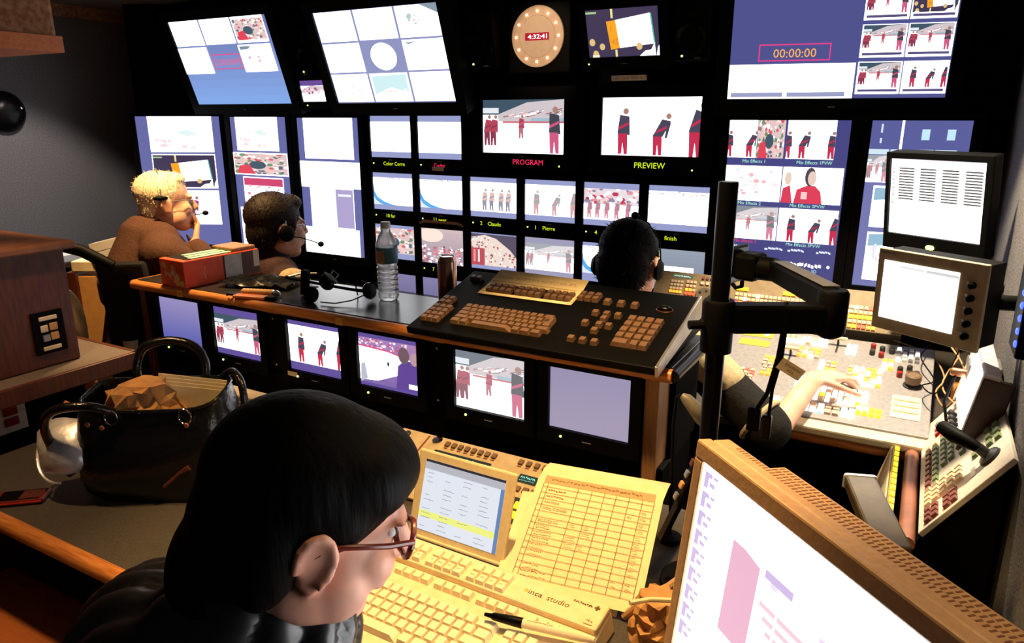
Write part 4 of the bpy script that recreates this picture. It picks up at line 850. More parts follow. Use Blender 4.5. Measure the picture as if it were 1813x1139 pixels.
# leaning handset device
A_, B_ = atD(1520, 855, 1.78), atD(1580, 985, 1.60)
T_ = frame((A_+B_)/2, (A_-B_), (.9, .35, 0)); Lh = (A_-B_).length
o = thing('label_printer', 'dark brass handheld device with pale blue rim leaning behind the bronze monitor', 'handheld device', T_)
MB().hexa([(-Lh*.5, -.035, -.02), (Lh*.5, -.032, -.02), (Lh*.5, .032, -.02), (-Lh*.5, .035, -.02), (-Lh*.5, -.035, .012), (Lh*.5, -.03, .012), (Lh*.5, .03, .012), (-Lh*.5, .035, .012)]).build('body', mat('dark_brass', (.035, .026, .014), .45, c2=(.07, .052, .028), scale=20), o, .006)
MB().hexa([(Lh*.47, -.036, -.024), (Lh*.53, -.030, -.020), (Lh*.53, .030, -.020), (Lh*.47, .036, -.024), (Lh*.47, -.036, .014), (Lh*.54, -.026, .008), (Lh*.54, .026, .008), (Lh*.47, .036, .014)]).build('rim', 'silver', o, .005)
MB().box(Lh*.30, Lh*.45, -.012, .018, .012, .014).build('window', MATS['dark_maroon'], o)
MB().tube([(Lh*.0, -.008, .013), (Lh*.22, -.008, .013), (Lh*.22, .010, .013), (0, .010, .013), (Lh*.0, -.008, .013)], .0015, 6).build('label_frame', 'copper', o)
MB().box(-Lh*.5-.30, -Lh*.5, -.02, .02, -.018, .008).build('stem', 'black_plastic', o, .004)
# grey gooseneck lamp head by the console end
P0 = atD(1225, 722, 1.50)
o = thing('gooseneck_lamp', 'small grey gooseneck lamp head beside the wooden console end', 'lamp', P0)
MB().tube([(-.022, .0, .022), (-.012, 0, .016), (.008, 0, -.002), (.022, 0, -.022), (.024, 0, -.034)], [.006, .012, .015, .014, .006], 14).build('lamp_head', mat('lamp_grey', (.14, .13, .115), .5), o, smooth=True)
MB().tube([(-.022, 0, .022), (-.034, .01, .012), (-.038, .012, -.05), (-.03, .01, -(P0.z-DZ)+.003)], .004, 8).build('gooseneck', 'black_plastic', o, smooth=True)
MB().lathe([(.025, 0), (.025, .01), (.008, .014)], 16, TR(-.03, .01, -(P0.z-DZ)+.001)).build('base', 'black_plastic', o, smooth=True)
# ================================================================ front desk
o = thing('front_desk', 'grey-topped front desk with rounded orange wooden edge', 'desk', (-1.0, 1.1, 0))
MB().prism([(-1.06, -.375), (.70, -.375), (.70, -.80), (1.22, -.80), (1.22, -.12), (.80, -.12), (.80, .40), (-1.06, .40)], DZ-.03, DZ).build('desktop', 'laminate_grey', o, .002)
MB().tube([(-1.07, -.385, DZ-.014), (0, -.385, DZ-.014), (.70, -.385, DZ-.014)], .019, 14).build('edge_rail', 'wood_edge', o, smooth=True)
MB().tube([(.71, -.385, DZ-.014), (.71, -.80, DZ-.014)], .019, 14).build('edge_rail', 'wood_edge', o, smooth=True)
MB().box(-1.05, -1.02, -.30, .38, 0, DZ-.031).build('side_panel', 'wood_dark', o); MB().box(1.18, 1.21, -.78, -.14, 0, DZ-.031).build('side_panel', 'wood_dark', o); MB().box(-1.02, .78, .34, .38, 0, DZ-.031).build('back_panel', 'black_plastic', o)
# intercom panels along the back of the desk
IT = frame((-1.8, 1.22, .7365), (1, 0, 0), (0, .2, .068))
def panelcase(lab, u0, u1):
    o = thing('intercom_panel', lab, 'intercom', IT @ TR(u0, 0, 0), 'beige intercom panels on the front desk')
    w_ = u1-u0
    MB().hexa([(0, 0, -.004), (w_, 0, -.004), (w_, .20, -.068), (0, .20, -.068), (0, 0, .004), (w_, 0, .004), (w_, .208, .004), (0, .208, .004)]).build('case', 'beige_panel', o, .002)
    return o
o = panelcase('beige intercom panel with yellow round keys behind the handbag', -.06, .37)
def ip(u, v): return TR(u+.06, v, .004)
k = Canvas(.022, .016); k.rect(0, 0, 1, 1, (.01, .03, .03)); squig(k, .1, .5, .8, .5, (.2, 1, .9), 5, .15); q = k.build('display', o); q.matrix_local = ip(.035, .165) @ TR(0, 0, .001)
MB().box(-.055, .055, -.075, .035, 0, .012, ip(.155, .125)).build('keypad_block', 'key_dark', o, .003)
for i in range(4):
    for j in range(3): key(o, .115+i*.024+.06, .150-j*.02, .017, .015, 'key_brown', .016, .006)
k = Canvas(.055, .012); k.rect(0, 0, 1, 1, (.75, .85, .02)); q = k.build('display', o); q.matrix_local = ip(.165, .090) @ TR(0, 0, .0128)
for i in range(4):
    for j in range(2): MB().lathe([(.009, 0), (.009, .005), (.005, .008), (.001, .008)], 14, ip(.155+i*.024, .052-j*.026)).build('round_key', 'key_yellow_lit', o, smooth=True)
MB().hexa([(-.02, -.09, 0), (.02, -.09, 0), (.02, .07, 0), (-.02, .07, 0), (-.012, -.08, .026), (.012, -.08, .026), (.012, .06, .026), (-.012, .06, .026)], ip(.235, .12)).build('handset_rest', 'beige_plastic', o, .006)
for u_, v_ in ((.275, .178), (.31, .18), (.345, .178)):
    MB().lathe([(.012, 0), (.012, .004), (.007, .005), (.006, .012), (.001, .012)], 16, ip(u_, v_)).build('knob', 'key_maroon' if u_ != .31 else 'chrome', o, smooth=True)
MB().lathe([(.004, 0), (.004, .003), (.001, .004)], 8, ip(.10, .19)).build('pilot_light', 'led_green', o)
o = panelcase('beige intercom panel with green displays behind the tablet', .68, 1.24)
def ip(u, v): return TR(u-.68, v, .004)
for i in range(8): 
    MB().box(-.006, .006, -.007, .007, 0, .006, ip(.835+i*.0195, .186)).build('button', 'key_brown', o); MB().box(-.005, .005, -.002, .002, 0, .001, ip(.835+i*.0195, .174)).build('caption', 'key_maroon', o)
for i in range(4): 
    MB().box(-.006, .006, -.007, .007, 0, .006, ip(1.045+i*.0215, .188)).build('button', 'key_brown', o); MB().box(-.005, .005, -.002, .002, 0, .001, ip(1.045+i*.0215, .176)).build('caption', 'key_maroon', o)
k = Canvas(.165, .024); k.rect(0, 0, 1, 1, (.004, .016, .015)); squig(k, .04, .5, .9, .35, (.25, 1, .8), 22, .16); q = k.build('display', o); q.matrix_local = ip(.895, .150) @ TR(0, 0, .001)
k = Canvas(.05, .026); k.rect(0, 0, 1, 1, (.004, .016, .015)); squig(k, .1, .35, .8, .25, (.25, 1, .8), 9, .14); squig(k, .1, .7, .8, .15, (.15, .7, .5), 9, .07, 3); q = k.build('display', o); q.matrix_local = ip(1.085, .143) @ TR(0, 0, .001)
for i in range(4): MB().box(-.007, .007, -.007, .007, 0, .006, ip(1.055+i*.021, .108)).build('button', 'key_brown', o)
for v_, rr in ((.155, .011), (.125, .014)): MB().lathe([(rr, 0), (rr, .005), (rr*.6, .006), (rr*.5, .014), (.001, .014)], 16, ip(1.155, v_)).build('knob', 'key_brown', o, smooth=True)
MB().box(1.03-.68, 1.17-.68, .012, .085, .004, .006).build('key_bay', 'key_dark', o)
for i in range(4):
    for j in range(2): MB().box(-.009, .009, -.009, .009, 0, .007, ip(1.05+i*.026, .062-j*.028)).build('lit_key', 'key_yellow_lit', o, .002)
MB().lathe([(.010, 0), (.009, .004), (.005, .006)], 14, ip(.705, .19)).build('knob', 'key_dark', o, smooth=True)
MB().lathe([(.014, 0), (.014, .004), (.008, .005), (.001, .005)], 16, ip(.80, .192)).build('socket', 'chrome', o, smooth=True)
MB().box(-.002, .002, -.1, .1, 0, .002, ip(.77, .1)).build('seam', 'key_maroon', o)
MB().lathe([(.004, 0), (.004, .003), (.001, .004)], 8, ip(1.16, .01)).build('pilot_light', 'led_red', o)
# ================================================================ tablet
TT = frame((-.752, 1.125, .826), (1, -.02, 0), (0, .30, .95))
o = thing('tablet', 'white tablet showing a text list with a yellow line, leaning behind the keyboard', 'tablet', TT)
MB().box(-.12, .12, -.093, .093, -.009, 0).build('body', 'beige_plastic', o, .004)
k = Canvas(.198, .150); k.rect(0, 0, 1, 1, (.72, .76, .84)); k.rect(0, 0, 1, .035, (.02, .02, .03)); k.rect(0, .035, 1, .10, (.45, .45, .50)); k.rect(.955, .13, .045, .87, (.12, .22, .45)); k.rect(0, .72, .955, .09, (.82, .85, .22))
for j in range(13):
    for i in range(4):
        if rng.random() < .6: squig(k, .05+i*.23, .18+j*.062, rng.uniform(.06, .15), .012, (.22, .22, .25), 6, .008, j*5+i)
q = k.build('screen', o); q.location = (0, 0, .0006); 
MB().box(-.12, .12, -.0945, -.088, -.012, .004).build('ledge', 'beige_plastic', o, .002)
MB().box(-.02, .02, -.09, .02, -.045, -.010, RX(0)).build('stand', 'beige_plastic', o, .004)
# ================================================================ beige keyboard
BT = frame((-.852, .795, .752), (1, -.02, 0), (.02, 1, .085))
o = thing('beige_keyboard', 'big beige keyboard marked inca studio before the woman', 'keyboard', BT)
MB().hexa([(0, -.02, -.02), (.478, -.02, -.02), (.478, .245, -.042), (0, .245, -.042), (0, -.02, .0), (.478, -.02, .0), (.470, .245, .0), (.008, .245, .0)]).build('case', 'beige_plastic', o, .005)
MB().box(.006, .470, .178, .243, -.01, .012).build('rear_ledge', 'beige_plastic', o, .004)
MB().lathe([(.006, 0), (.006, .002)], 8, TR(.02, 0, 0)).build('foot', 'key_dark', o)
for i in range(12): key(o, .075+i*.0205+(i//4)*.010, .158, .019, .019, 'key_beige', 0, .010)
for i in range(3): key(o, .360+i*.0205, .158, .019, .016, 'key_beige', 0, .007)
for j in range(5):
    x = .012; row = {0: [1.5, 1.2, 5.6, 1.2, 1.5, 1.5, 1.5], 1: [2.2]+[1]*10+[2.8], 2: [1.7]+[1]*11+[2.3], 3: [1.5]+[1]*12+[1.5], 4: [1]*13+[2]}[j]
    for q in row: key(o, x+q*.0205/2, .018+j*.0225, q*.0205-.0015, .021, 'key_beige', 0, .011); x += q*.0205
for i in range(3):
    for j in (0, 2, 3, 4): key(o, .345+i*.0205, .018+j*.0225, .019, .021, 'key_beige', 0, .010)
for i in range(3):
    for j in range(5): key(o, .415+i*.0205, .018+j*.0225, .019, .021, 'key_beige', 0, .010)
for b in range(3):
    for i in range(4):
        for j in range(2): key(o, .030+b*.093+i*.0205, .193+j*.0235, .019, .021, 'key_beige', .012, .008)
for b in range(3):
    for i in range(4):
        k = Canvas(.011, .010); squig(k, .1, .5, .8, .6, (.30, .34, .38) if b == 1 else (.30, .40, .26), 4, .12, i+b); q = k.build('key_legend', o, mp_); q.location = (.030+b*.093+i*.0205, .1945, .0206)
k = Canvas(.115, .03); k.ell(.05, .42, .035, .13, (.85, .45, .05)); k.text('inca', .10, .62, .42, (.06, .025, .0)); k.text('studio', .42, .62, .42, (.16, .08, .01)); k.sub(0, 0, 1, 1); q = k.build('brand_print', o, mp_); q.location = (.372, .208, .0125)
k = Canvas(.05, .02); squig(k, .0, .5, .75, .2, (.12, .05, .01), 9, .16); k.rect(.80, .40, .20, .2, (.12, .05, .01)); k.rect(.86, .2, .08, .6, (.12, .05, .01)); q = k.build('brand_print', o, mp_); q.location = (.432, .226, .0125)
k = Canvas(.02, .02); squig(k, .2, .45, .6, .4, (.25, .12, .03), 3, .1); k.rect(.1, .85, .8, .08, (.25, .12, .03)); q = k.build('lock_print', o, mp_); q.location = (.452, .192, .0125)
a_, b__ = atZ(858, 1088, .785), atZ(1040, 1131, .782)
d_ = (b__-a_); T_ = frame(a_, d_, (0, 0, 1)); Lm = d_.length
o = thing('marker_pen', 'felt marker with black cap and cream barrel lying across the beige keyboard', 'pen', T_)
MB().tube([(0, 0, 0), (.012, 0, 0), (.016, 0, 0), (.05, 0, 0), (.068, 0, 0)], [.003, .0042, .0065, .0085, .009], 14).build('cap', 'black_gloss', o, smooth=True)
MB().tube([(.066, 0, 0), (Lm-.01, 0, 0), (Lm+.012, 0, 0)], [.0078, .0078, .005], 14).build('barrel', 'paper_cream', o, smooth=True)
k = Canvas(.05, .006); squig(k, .02, .5, .9, .5, (.35, .15, .06), 12, .25); q = k.build('barrel_print', o, mp_); q.matrix_local = frame((.10, .0081, 0), (1, 0, 0), (0, 0, -1))
# papers
PT0 = Vector((-.603, 1.035, .748)); PT1 = Vector((-.342, 1.072, .748)); PT2 = Vector((-.585, 1.30, .884))
T_ = frame((PT0+PT1)/2, PT1-PT0, PT2-PT0); pw = (PT1-PT0).length; ph = .305
o = thing('schedule_sheet', 'cream printed schedule sheet with ruled table propped up right of the tablet', 'paper', T_)
rings = []
n = 10
vs = []
for j in range(n+1):
    v_ = ph*j/n; c_ = 0 if v_ < ph*.86 else -(v_-ph*.86)**2*14
    for i in range(2): vs += [(-pw/2+pw*i+ (.004 if j > 8 else 0), v_, c_), ]
MB().add(vs, [(2*j, 2*j+1, 2*j+3, 2*j+2) for j in range(n)]).add([(x, y, z-.0005) for x, y, z in vs], [(2*j+2, 2*j+3, 2*j+1, 2*j) for j in range(n)]).build('sheet', 'paper_cream', o)
k = Canvas(pw*.92, ph*.82); INK = (.22, .10, .03)
k.rect(.02, .02, .96, .075, (.50, .34, .16)); squig(k, .08, .055, .8, .02, (.25, .12, .04), 24, .012)
for j in range(15): k.rect(.02, .13+j*.058, .96, .0035, INK)
for x in (.02, .06, .33, .45, .56, .66, .77, .88, .977): k.rect(x, .10, .004, .845, INK)
for j in range(14):
    for x, w_ in ((.08, .22), (.35, .08), (.47, .07), (.79, .07), (.895, .07)):
        if rng.random() < (.75 if x in (.08, .895) else .3): squig(k, x, .16+j*.058, w_*rng.uniform(.5, 1), .012, INK, 7, .007, j)
q = k.build('printed_table', o, mp_); q.location = (0, ph*.44, .0006)
o = thing('paper_sheets', 'cream sheets lying half under the propped schedule sheet', 'paper', frame((-.50, 1.10, .740), (1, .22, 0), (-.22, 1, .20)))
for i in range(3): MB().box(-.11-i*.012, .11-i*.01, -.08+i*.01, .22+i*.016, i*.001, i*.001+.0005, RZ(i*3-2)).build('sheet', 'paper_cream', o)
MB().box(-.02, .02, .19, .20, -.10, 0).build('clip', 'key_dark', o)
# crumpled paper bag and cables at the right
b_ = MB(); g = random.Random(6); n = 20
b_.ring([[((.052-.0025*i)*(1+.22*g.uniform(-1, 1))*math.cos(2*math.pi*j/n), (.046-.002*i)*(1+.22*g.uniform(-1, 1))*math.sin(2*math.pi*j/n), .001+i*.011+.010*g.random()*(i > 0)) for j in range(n)] for i in range(8)])
o = b_.build('crumpled_bag', 'paper_brown'); P_ = atZ(1165, 1130, DZ); o.location = (P_.x, P_.y, DZ); tag(o, 'crumpled brown paper bag between the papers and the bronze monitor', 'paper bag')
o = tag(MB().tube([atD(1115, 1068, 1.28), atD(1150, 1062, 1.30), atD(1200, 1064, 1.32), atD(1240, 1070, 1.36)], .004, 8).build('white_cord', 'paper_cream', None, smooth=True), 'thin cream cord running right from under the schedule sheet', 'cable')
o = tag(MB().tube([atZ(1105, 1092, DZ+.006), atZ(1130, 1072, DZ+.04), atZ(1175, 1045, DZ+.05), atZ(1230, 1005, DZ+.006)], .007, 8).build('tan_cord', 'cable_tan', None, smooth=True), 'thick tan cord curving behind the bronze monitor', 'cable')
o = thing('plug_strip', 'small dark plug strip with grey and tan sockets left of the bronze monitor', 'plug strip', frame(atD(1214, 850, 1.42), (.3, .2, .9), (-.5, .8, 0)))
MB().box(-.05, .05, -.014, .014, -.015, .0).build('body', 'black_plastic', o, .003)
for i, m_ in enumerate(('grey_metal', 'cork', 'grey_metal', 'wood_dark')): MB().box(-.007, .007, -.007, .007, 0, .006, TR(-.036+i*.024, 0, 0)).build('socket', m_, o, .002)
MB().box(-.13, -.05, -.010, .010, -.013, -.004).build('stem', 'black_plastic', o)
# ================================================================ bronze monitor in the foreground
gx = Vector((.727, -.687, 0)); gn = Vector((-.687, -.727, 0)); gu = (Vector((0, 0, 1)) - gn*.10).normalized()
GTL = Vector((-.213, .872, 1.200)); GW, GH = .47, .375
GT = frame(GTL + gx*GW/2 - gu*GH/2, gx, gu)
o = thing('bronze_monitor', 'bronze framed monitor with vented top and white screen close to the camera', 'monitor', GT)
bl, bt, bb = .019, .024, .045
MB().box(-GW/2, GW/2, GH/2-bt, GH/2, -.02, 0).box(-GW/2, GW/2, -GH/2, -GH/2+bb, -.02, 0).box(-GW/2, -GW/2+bl, -GH/2+bb, GH/2-bt, -.02, 0).box(GW/2-bl, GW/2, -GH/2+bb, GH/2-bt, -.02, 0).build('bezel', 'bronze_plastic', o, .003)
MB().box(-GW/2+.002, GW/2-.002, -GH/2, GH/2-.001, -.048, -.0201).build('housing', 'bronze_plastic', o, .004)
MB().box(-GW/2+.082, GW/2-.028, -GH/2+.03, GH/2-.0045, -.074, -.0481).build('rear_bulge', 'bronze_plastic', o, .002)
slot = MB().box(-.0012, .0012, 0, .0004, -.0040, .0040).mesh('vent_slot'); slot.materials.append(M['vent_shade'])  # dark inlays instead of cut openings, the shade inside is in their colour
for i in range(62): inst(slot, o, TR(-GW/2+.035+i*.0067, GH/2-.0012, -.0395), 'vent_slot')
for i in range(52): inst(slot, o, TR(-GW/2+.088+i*.0067, GH/2-.0046, -.0545), 'vent_slot'); inst(slot, o, TR(-GW/2+.088+i*.0067, GH/2-.0046, -.0655), 'vent_slot')
sw_, sh_ = GW-2*bl, GH-bt-bb
k = Canvas(sw_, sh_, 3.2); wh(k); LV = (.62, .50, .80); PK = (.80, .46, .62)
for i in range(9): 
    y = .03+i*.088; k.poly([(.012, y), (.05, y), (.05, y+.02), (.034, y+.022), (.034, y+.07), (.012, y+.072)], LV); k.rect(.055, y, .022, .015, LV); k.rect(.04, y+.035, .026, .02, LV); k.rect(.03, y+.072, .03, .005, (.8, .72, .92))
k.poly([(.19, .20), (.25, .20), (.315, .22), (.315, .60), (.19, .60)], PK); k.rect(.335, .20, .11, .035, LV); k.rect(.36, .235, .03, .02, (.85, .75, .93))
for i in range(5): k.rect(.335+.02*i, .33+.045*i, .60-.05*i, .022, (.88, .62, .72))
for i in range(6): k.rect(.34, .58+i*.06, .45, .035, (.90, .70, .78)); 
for i in range(7): k.rect(.55+i*.055, .26+.02*i, .04, .05, (.86, .70, .90))
for i in range(4): k.rect(.40+.13*i, .30, .006, .65, WHT)
q = k.build('screen', o); q.location = (0, (bb-bt)/2, -.004)
MB().box(-.05, .05, -GH/2-.06, -GH/2+.03, -.045, -.02).build('stand_neck', 'bronze_plastic', o, .004)
zb = -GH/2-(1.2-GH*gu.z-DZ)/gu.z+.004
MB().lathe([(.12, 0), (.12, .012), (.05, .02)], 28, TR(0, zb+.004, -.03) @ RX(-90+math.degrees(math.asin(.0995)))).build('stand_foot', 'bronze_plastic', o, smooth=True)
MB().box(-.045, .045, zb+.01, -GH/2-.05, -.042, -.022).build('stand_column', 'bronze_plastic', o)
# ================================================================ handbag with its contents
BGT = frame((-1.470, .925, DZ), (.84, .54, 0), (-.54, .84, 0))
o = thing('handbag', 'big black glossy handbag standing open on the front desk', 'handbag', BGT)
def sring(ax_, ay, z, cy=.09, n=28, e=.42, rise=0):
    out = []
    for j in range(n):
        a = 2*math.pi*j/n; c_, s_ = math.cos(a), math.sin(a)
        out.append((ax_*math.copysign(abs(c_)**e, c_), cy+ay*math.copysign(abs(s_)**e, s_), z+rise*(c_*c_-.4)+.012*s_))
    return out
def dent(r, k=0):
    g = random.Random(40+k); ph = g.uniform(0, 6); return [(x*(1+.035*math.sin(j*.9+ph)), .09+(y-.09)*(1+.10*math.sin(j*.7+ph*1.7)), z) for j, (x, y, z) in enumerate(r)]
MB().ring([dent(sring(.160, .085, .012)), dent(sring(.174, .095, .03), 1), dent(sring(.184, .10, .07), 2), dent(sring(.182, .10, .12), 3), dent(sring(.176, .094, .17), 4), dent(sring(.166, .086, .205, rise=.006), 5), sring(.160, .080, .235, rise=.012), sring(.154, .075, .243, rise=.012), sring(.150, .072, .235, rise=.012), sring(.165, .085, .15), sring(.165, .085, .05)], True).build('bag_body', 'leather_black', o, smooth=True)
MB().tube([(p[0], p[1], p[2]) for p in sring(.158, .079, .243, rise=.012)]+[sring(.158, .079, .243, rise=.012)[0]], .004, 8).build('rim_piping', 'leather_black', o, smooth=True)
MB().tube(spl([(-.075, .165, .22), (-.08, .175, .28), (-.06, .185, .325), (0, .19, .340), (.06, .185, .325), (.085, .175, .28), (.078, .165, .22)]), .0105, 10).build('handle', 'leather_black', o, smooth=True)
MB().tube(spl([(-.07, .015, .225), (-.12, -.01, .25), (-.19, -.01, .24), (-.225, .01, .19), (-.22, .03, .11), (-.20, .04, .06)]), .0105, 10).build('handle', 'leather_black', o, smooth=True)
MB().tube(spl([(.10, .17, .22), (.15, .15, .27), (.19, .10, .26), (.20, .08, .19), (.195, .07, .12)]), .009, 10).build('strap', 'leather_black', o, smooth=True)
for x, y, z in ((-.078, .162, .232), (.08, .162, .232), (-.075, .005, .215), (.09, .0, .215)):
    MB().tube([(x+.014*math.cos(a), y, z+.018*math.sin(a)) for a in [i*math.pi/8 for i in range(17)]], .0022, 6).build('ring', 'chrome', o, smooth=True)
for x in (-.12, -.09, .095): MB().ell((x, -.010, .17+abs(x)*.3), (.006, .003, .006)).build('stud', 'copper', o, smooth=True)
MB().tube([(.03, -.016, .05), (.065, -.014, .08), (.09, -.012, .095)], [.004, .004, .007], 8).build('zip_pull', 'wood_dark', o, smooth=True)
MB().box(-.15, .15, .02, .16, .03, .05).build('bag_lining', 'black_cloth', o)
b_ = MB(); g = random.Random(9)
b_.ring([[((.10-.012*abs(i-2))*(1+.28*g.uniform(-1, 1))*math.cos(2*math.pi*j/22)-.03, .075+(.05)*(1+.3*g.uniform(-1, 1))*math.sin(2*math.pi*j/22), .155+i*.018+.016*g.random()) for j in range(22)] for i in range(7)])
o2 = b_.build('crumpled_scarf', 'paper_brown', None, smooth=False); o2.matrix_world = BGT; tag(o2, 'crumpled brown wrapping paper sticking out of the handbag', 'paper')
o2 = thing('folded_papers', 'folded cream papers standing inside the handbag', 'paper', BGT)
for i in range(4): MB().box(-.06+i*.004, .13-i*.006, .105+i*.007, .107+i*.007, .10, .255+i*.006, RY(8)).build('sheet', 'paper_cream', o2)
# silver pouch
o = thing('silver_pouch', 'shiny silver pouch with gold zip hanging from the handbag side', 'pouch', frame(atD(112, 790, 2.02), (.62, .40, .55), (-.3, .5, -.6)))
b_ = MB(); g = random.Random(5)
b_.ring([[((.085*math.sin(math.pi*i/10)+.002)*math.cos(2*math.pi*j/20)*(1+.05*g.uniform(-1, 1)), (.038*math.sin(math.pi*i/10)+.002)*math.sin(2*math.pi*j/20)*(1+.08*g.uniform(-1, 1)), -.075+.15*i/10) for j in range(20)] for i in range(11)], True, RY(70))
b_.build('pouch_body', 'silver', o, smooth=True)
MB().tube([(.062, -.03, .075), (.075, 0, .05), (.07, .02, 0), (.05, .03, -.05)], .006, 8).build('zip', 'wood_edge', o, smooth=True)
MB().tube([(-.085*math.cos(a), .004, .085*math.sin(a)) for a in [(-.5+i/10)*2.2 for i in range(11)]], .0035, 6).build('piping', 'silver', o, smooth=True)
# phone on the desk
o = thing('smartphone', 'small dark red phone lying near the wooden desk edge', 'phone', frame(atZ(40, 885, DZ), (.75, .66, 0), (-.66, .75, 0)))
MB().box(-.055, .055, -.029, .029, .0005, .012).build('body', 'phone_red', o, .004); MB().box(-.045, .045, -.024, .024, .012, .0125).build('glass', 'black_gloss', o); MB().tube([(-.052, -.031, .007), (.052, -.031, .007)], .003, 6).build('chrome_edge', 'red_gloss', o, smooth=True)
MB().box(.0, .045, -.02, .02, .0126, .0130).build('keypad', 'wood_dark', o)
# ================================================================ left: cabinet, shelf, switches
o = thing('wood_cabinet', 'dark wooden cabinet with push-button plate at the left edge', 'cabinet', (-2.45, .6, .90))
MB().box(-.35, .30, -.8, .585, .001, .335).build('body', 'wood_dark', o, .004); MB().box(-.37, .33, -.8, .61, .335, .358).build('top', mat('wood_top_dull', (.17, .06, .03), .5, c2=(.24, .10, .05), scale=20), o, .006)
KP = atX(86, 588, -2.149)
g = thing('button_plate', 'black push-button plate with white and orange keys on the wooden cabinet', 'switch plate', frame((-2.149, KP.y, KP.z), (0, 1, 0), (0, 0, 1)))
MB().box(-.045, .045, -.062, .062, 0, .006).build('plate', 'black_plastic', g, .003)
for (x, y, w_, h_, m_) in ((0, .043, .05, .012, 'white_tape'), (0, -.045, .05, .012, 'white_tape'), (-.014, .014, .02, .02, 'white_tape'), (.012, .016, .022, .022, 'cork'), (-.012, -.014, .02, .02, 'grey_metal'), (.012, -.012, .022, .022, 'cork')):
    MB().box(x-w_/2, x+w_/2, y-h_/2, y+h_/2, .006, .011).build('button', m_, g, .002)
o = thing('wood_shelf', 'dark wooden shelf with reddish edge under the push-button cabinet', 'shelf', (-2.38, .6, .875))
MB().box(-.42, .31, -.8, .70, -.022, .0245).build('board', mat('shelf_grey', (.10, .08, .075), .6, c2=(.15, .12, .11), scale=120), o); MB().box(.31, .325, -.8, .70, -.024, .026).build('edge', 'wood_dark', o, .003); MB().box(-.42, .30, .70, .715, -.022, .026).build('edge', 'wood_dark', o, .003)
MB().box(-.42, .10, -.8, .60, -.875, -.023).build('support', 'black_wall', o)
SP = atX(17, 737, -2.278)
g = thing('red_switch_plate', 'white switch plate with two red rockers at the left edge', 'switch plate', frame((-2.279, SP.y, SP.z), (0, 1, 0), (0, 0, 1)))
MB().box(-.045, .045, -.05, .05, 0, .005).build('plate', 'white_tape', g, .002)
for y in (-.016, .016): MB().box(-.018, .020, y-.013, y+.013, .005, .012).build('rocker', 'red_gloss', g, .003)
# low wooden pedestal
o = thing('wood_pedestal', 'low orange-brown wooden pedestal at the lower left below the desk edge', 'pedestal', (-1.72, .50, 0))
MB().prism([(-.27, -.35), (.14, -.35), (.17, -.28), (.17, .33), (-.27, .33)], .40, .45).build('top', 'wood_orange', o, .01); MB().box(-.25, .13, -.33, .30, 0, .399).build('body', 'wood_dark', o, .004); MB().box(.05, .15, .335, .36, .40, .452).build('latch', 'grey_metal', o, .003)
MB().lathe([(.035, 0), (.032, .02), (.001, .022)], 16, TR(-.20, .05, .451)).build('knob', 'black_plastic', o, smooth=True)
# cup and napkin
P_ = atZ(238, 640, DZ)
o = thing('paper_cup', 'yellow paper cup with printed face standing by the console end', 'cup', (P_.x+.0, P_.y, DZ))
MB().lathe([(.022, .001), (.030, .085), (.031, .087), (.029, .085), (.021, .006), (.001, .006)], 24).build('cup', 'paper_cream', o, smooth=True)
k = Canvas(.03, .03); squig(k, .2, .4, .6, .4, (.3, .15, .05), 5, .08); k.frame(.1, .1, .8, .8, .05, (.4, .2, .06)); q = k.build('cup_print', o, mp_); q.matrix_local = frame((.012, -.0265, .045), (.9, .4, 0), (0, -.05, 1))
o2 = tag(MB().hexa([(-.035, 0, 0), (.035, .01, 0), (.035, .013, 0), (-.035, .003, 0), (-.03, -.01, .12), (.03, .02, .125), (.03, .022, .125), (-.03, -.007, .12)]).build('orange_napkin', 'wood_orange'), 'orange folded card standing beside the yellow paper cup', 'card'); o2.location = (P_.x+.06, P_.y+.06, DZ)
# wooden locker behind it
P_ = atD(178, 575, 3.9)
o = thing('wood_locker', 'tan wooden side panel with dark edge behind the black office chair', 'locker', frame((P_.x, P_.y, 0), (.86, .51, 0), (-.51, .86, 0)))
MB().box(-.07, .115, 0, .35, 0, P_.z+.23).build('panel', mat('locker_tan', (.52, .26, .08), .5, c2=(.60, .31, .10), scale=30), o, .004); MB().box(-.115, -.07, -.01, .35, 0, P_.z+.25).build('edge_board', 'wood_dark', o, .004)
MB().box(-.09, .07, -.005, .14, P_.z+.2505, P_.z+.30).build('notepad', 'paper_cream', o, .006)
P_ = atD(130, 580, 3.05)
b_ = MB().ell((0, 0, 0), (.055, .04, .14))
o = b_.build('cushion', mat('cushion_cream', (.70, .58, .26), .7), None, smooth=True); o.location = P_; tag(o, 'cream curved cushion edge showing behind the wooden cabinet', 'cushion')
P_ = atX(135, 462, -3.6)
o = thing('wall_ledge', 'reddish-brown ledge with white card along the left wall', 'ledge', (-4.05, P_.y-.3, P_.z))
MB().box(-.449, .45, -.7, .32, -.03, 0).build('board', 'wood_dark', o, .004); MB().box(.30, .45, .14, .34, .0005, .035).build('white_card', 'white_plastic', o, .002)
MB().box(-.449, .40, -.7, .30, -P_.z, -.031).build('base', 'black_wall', o)
P_ = atD(203, 448, 3.75)
o = thing('paper_stack', 'bright white paper stack showing behind the man in brown', 'paper', frame((P_.x, P_.y, P_.z), (.86, .51, 0), (-.51, .86, 0)))
for i in range(3): MB().box(-.10, .10, 0, .06, -.06+i*.042, -.02+i*.042, RY(-16+i)).build('sheet', 'white_plastic', o, .002)
P_ = atX(4, 198, XL)
o = thing('wall_lamp', 'small black round lamp on the left wall', 'lamp', frame((XL, P_.y, P_.z), (0, 1, 0), (0, 0, 1)))
MB().lathe([(.10, .001), (.11, .03), (.08, .075), (.04, .09), (.001, .092)], 28).build('body', 'black_gloss', o, smooth=True); MB().ell((.06, .02, .075), (.012, .012, .012)).build('knob', 'chrome', o, smooth=True)
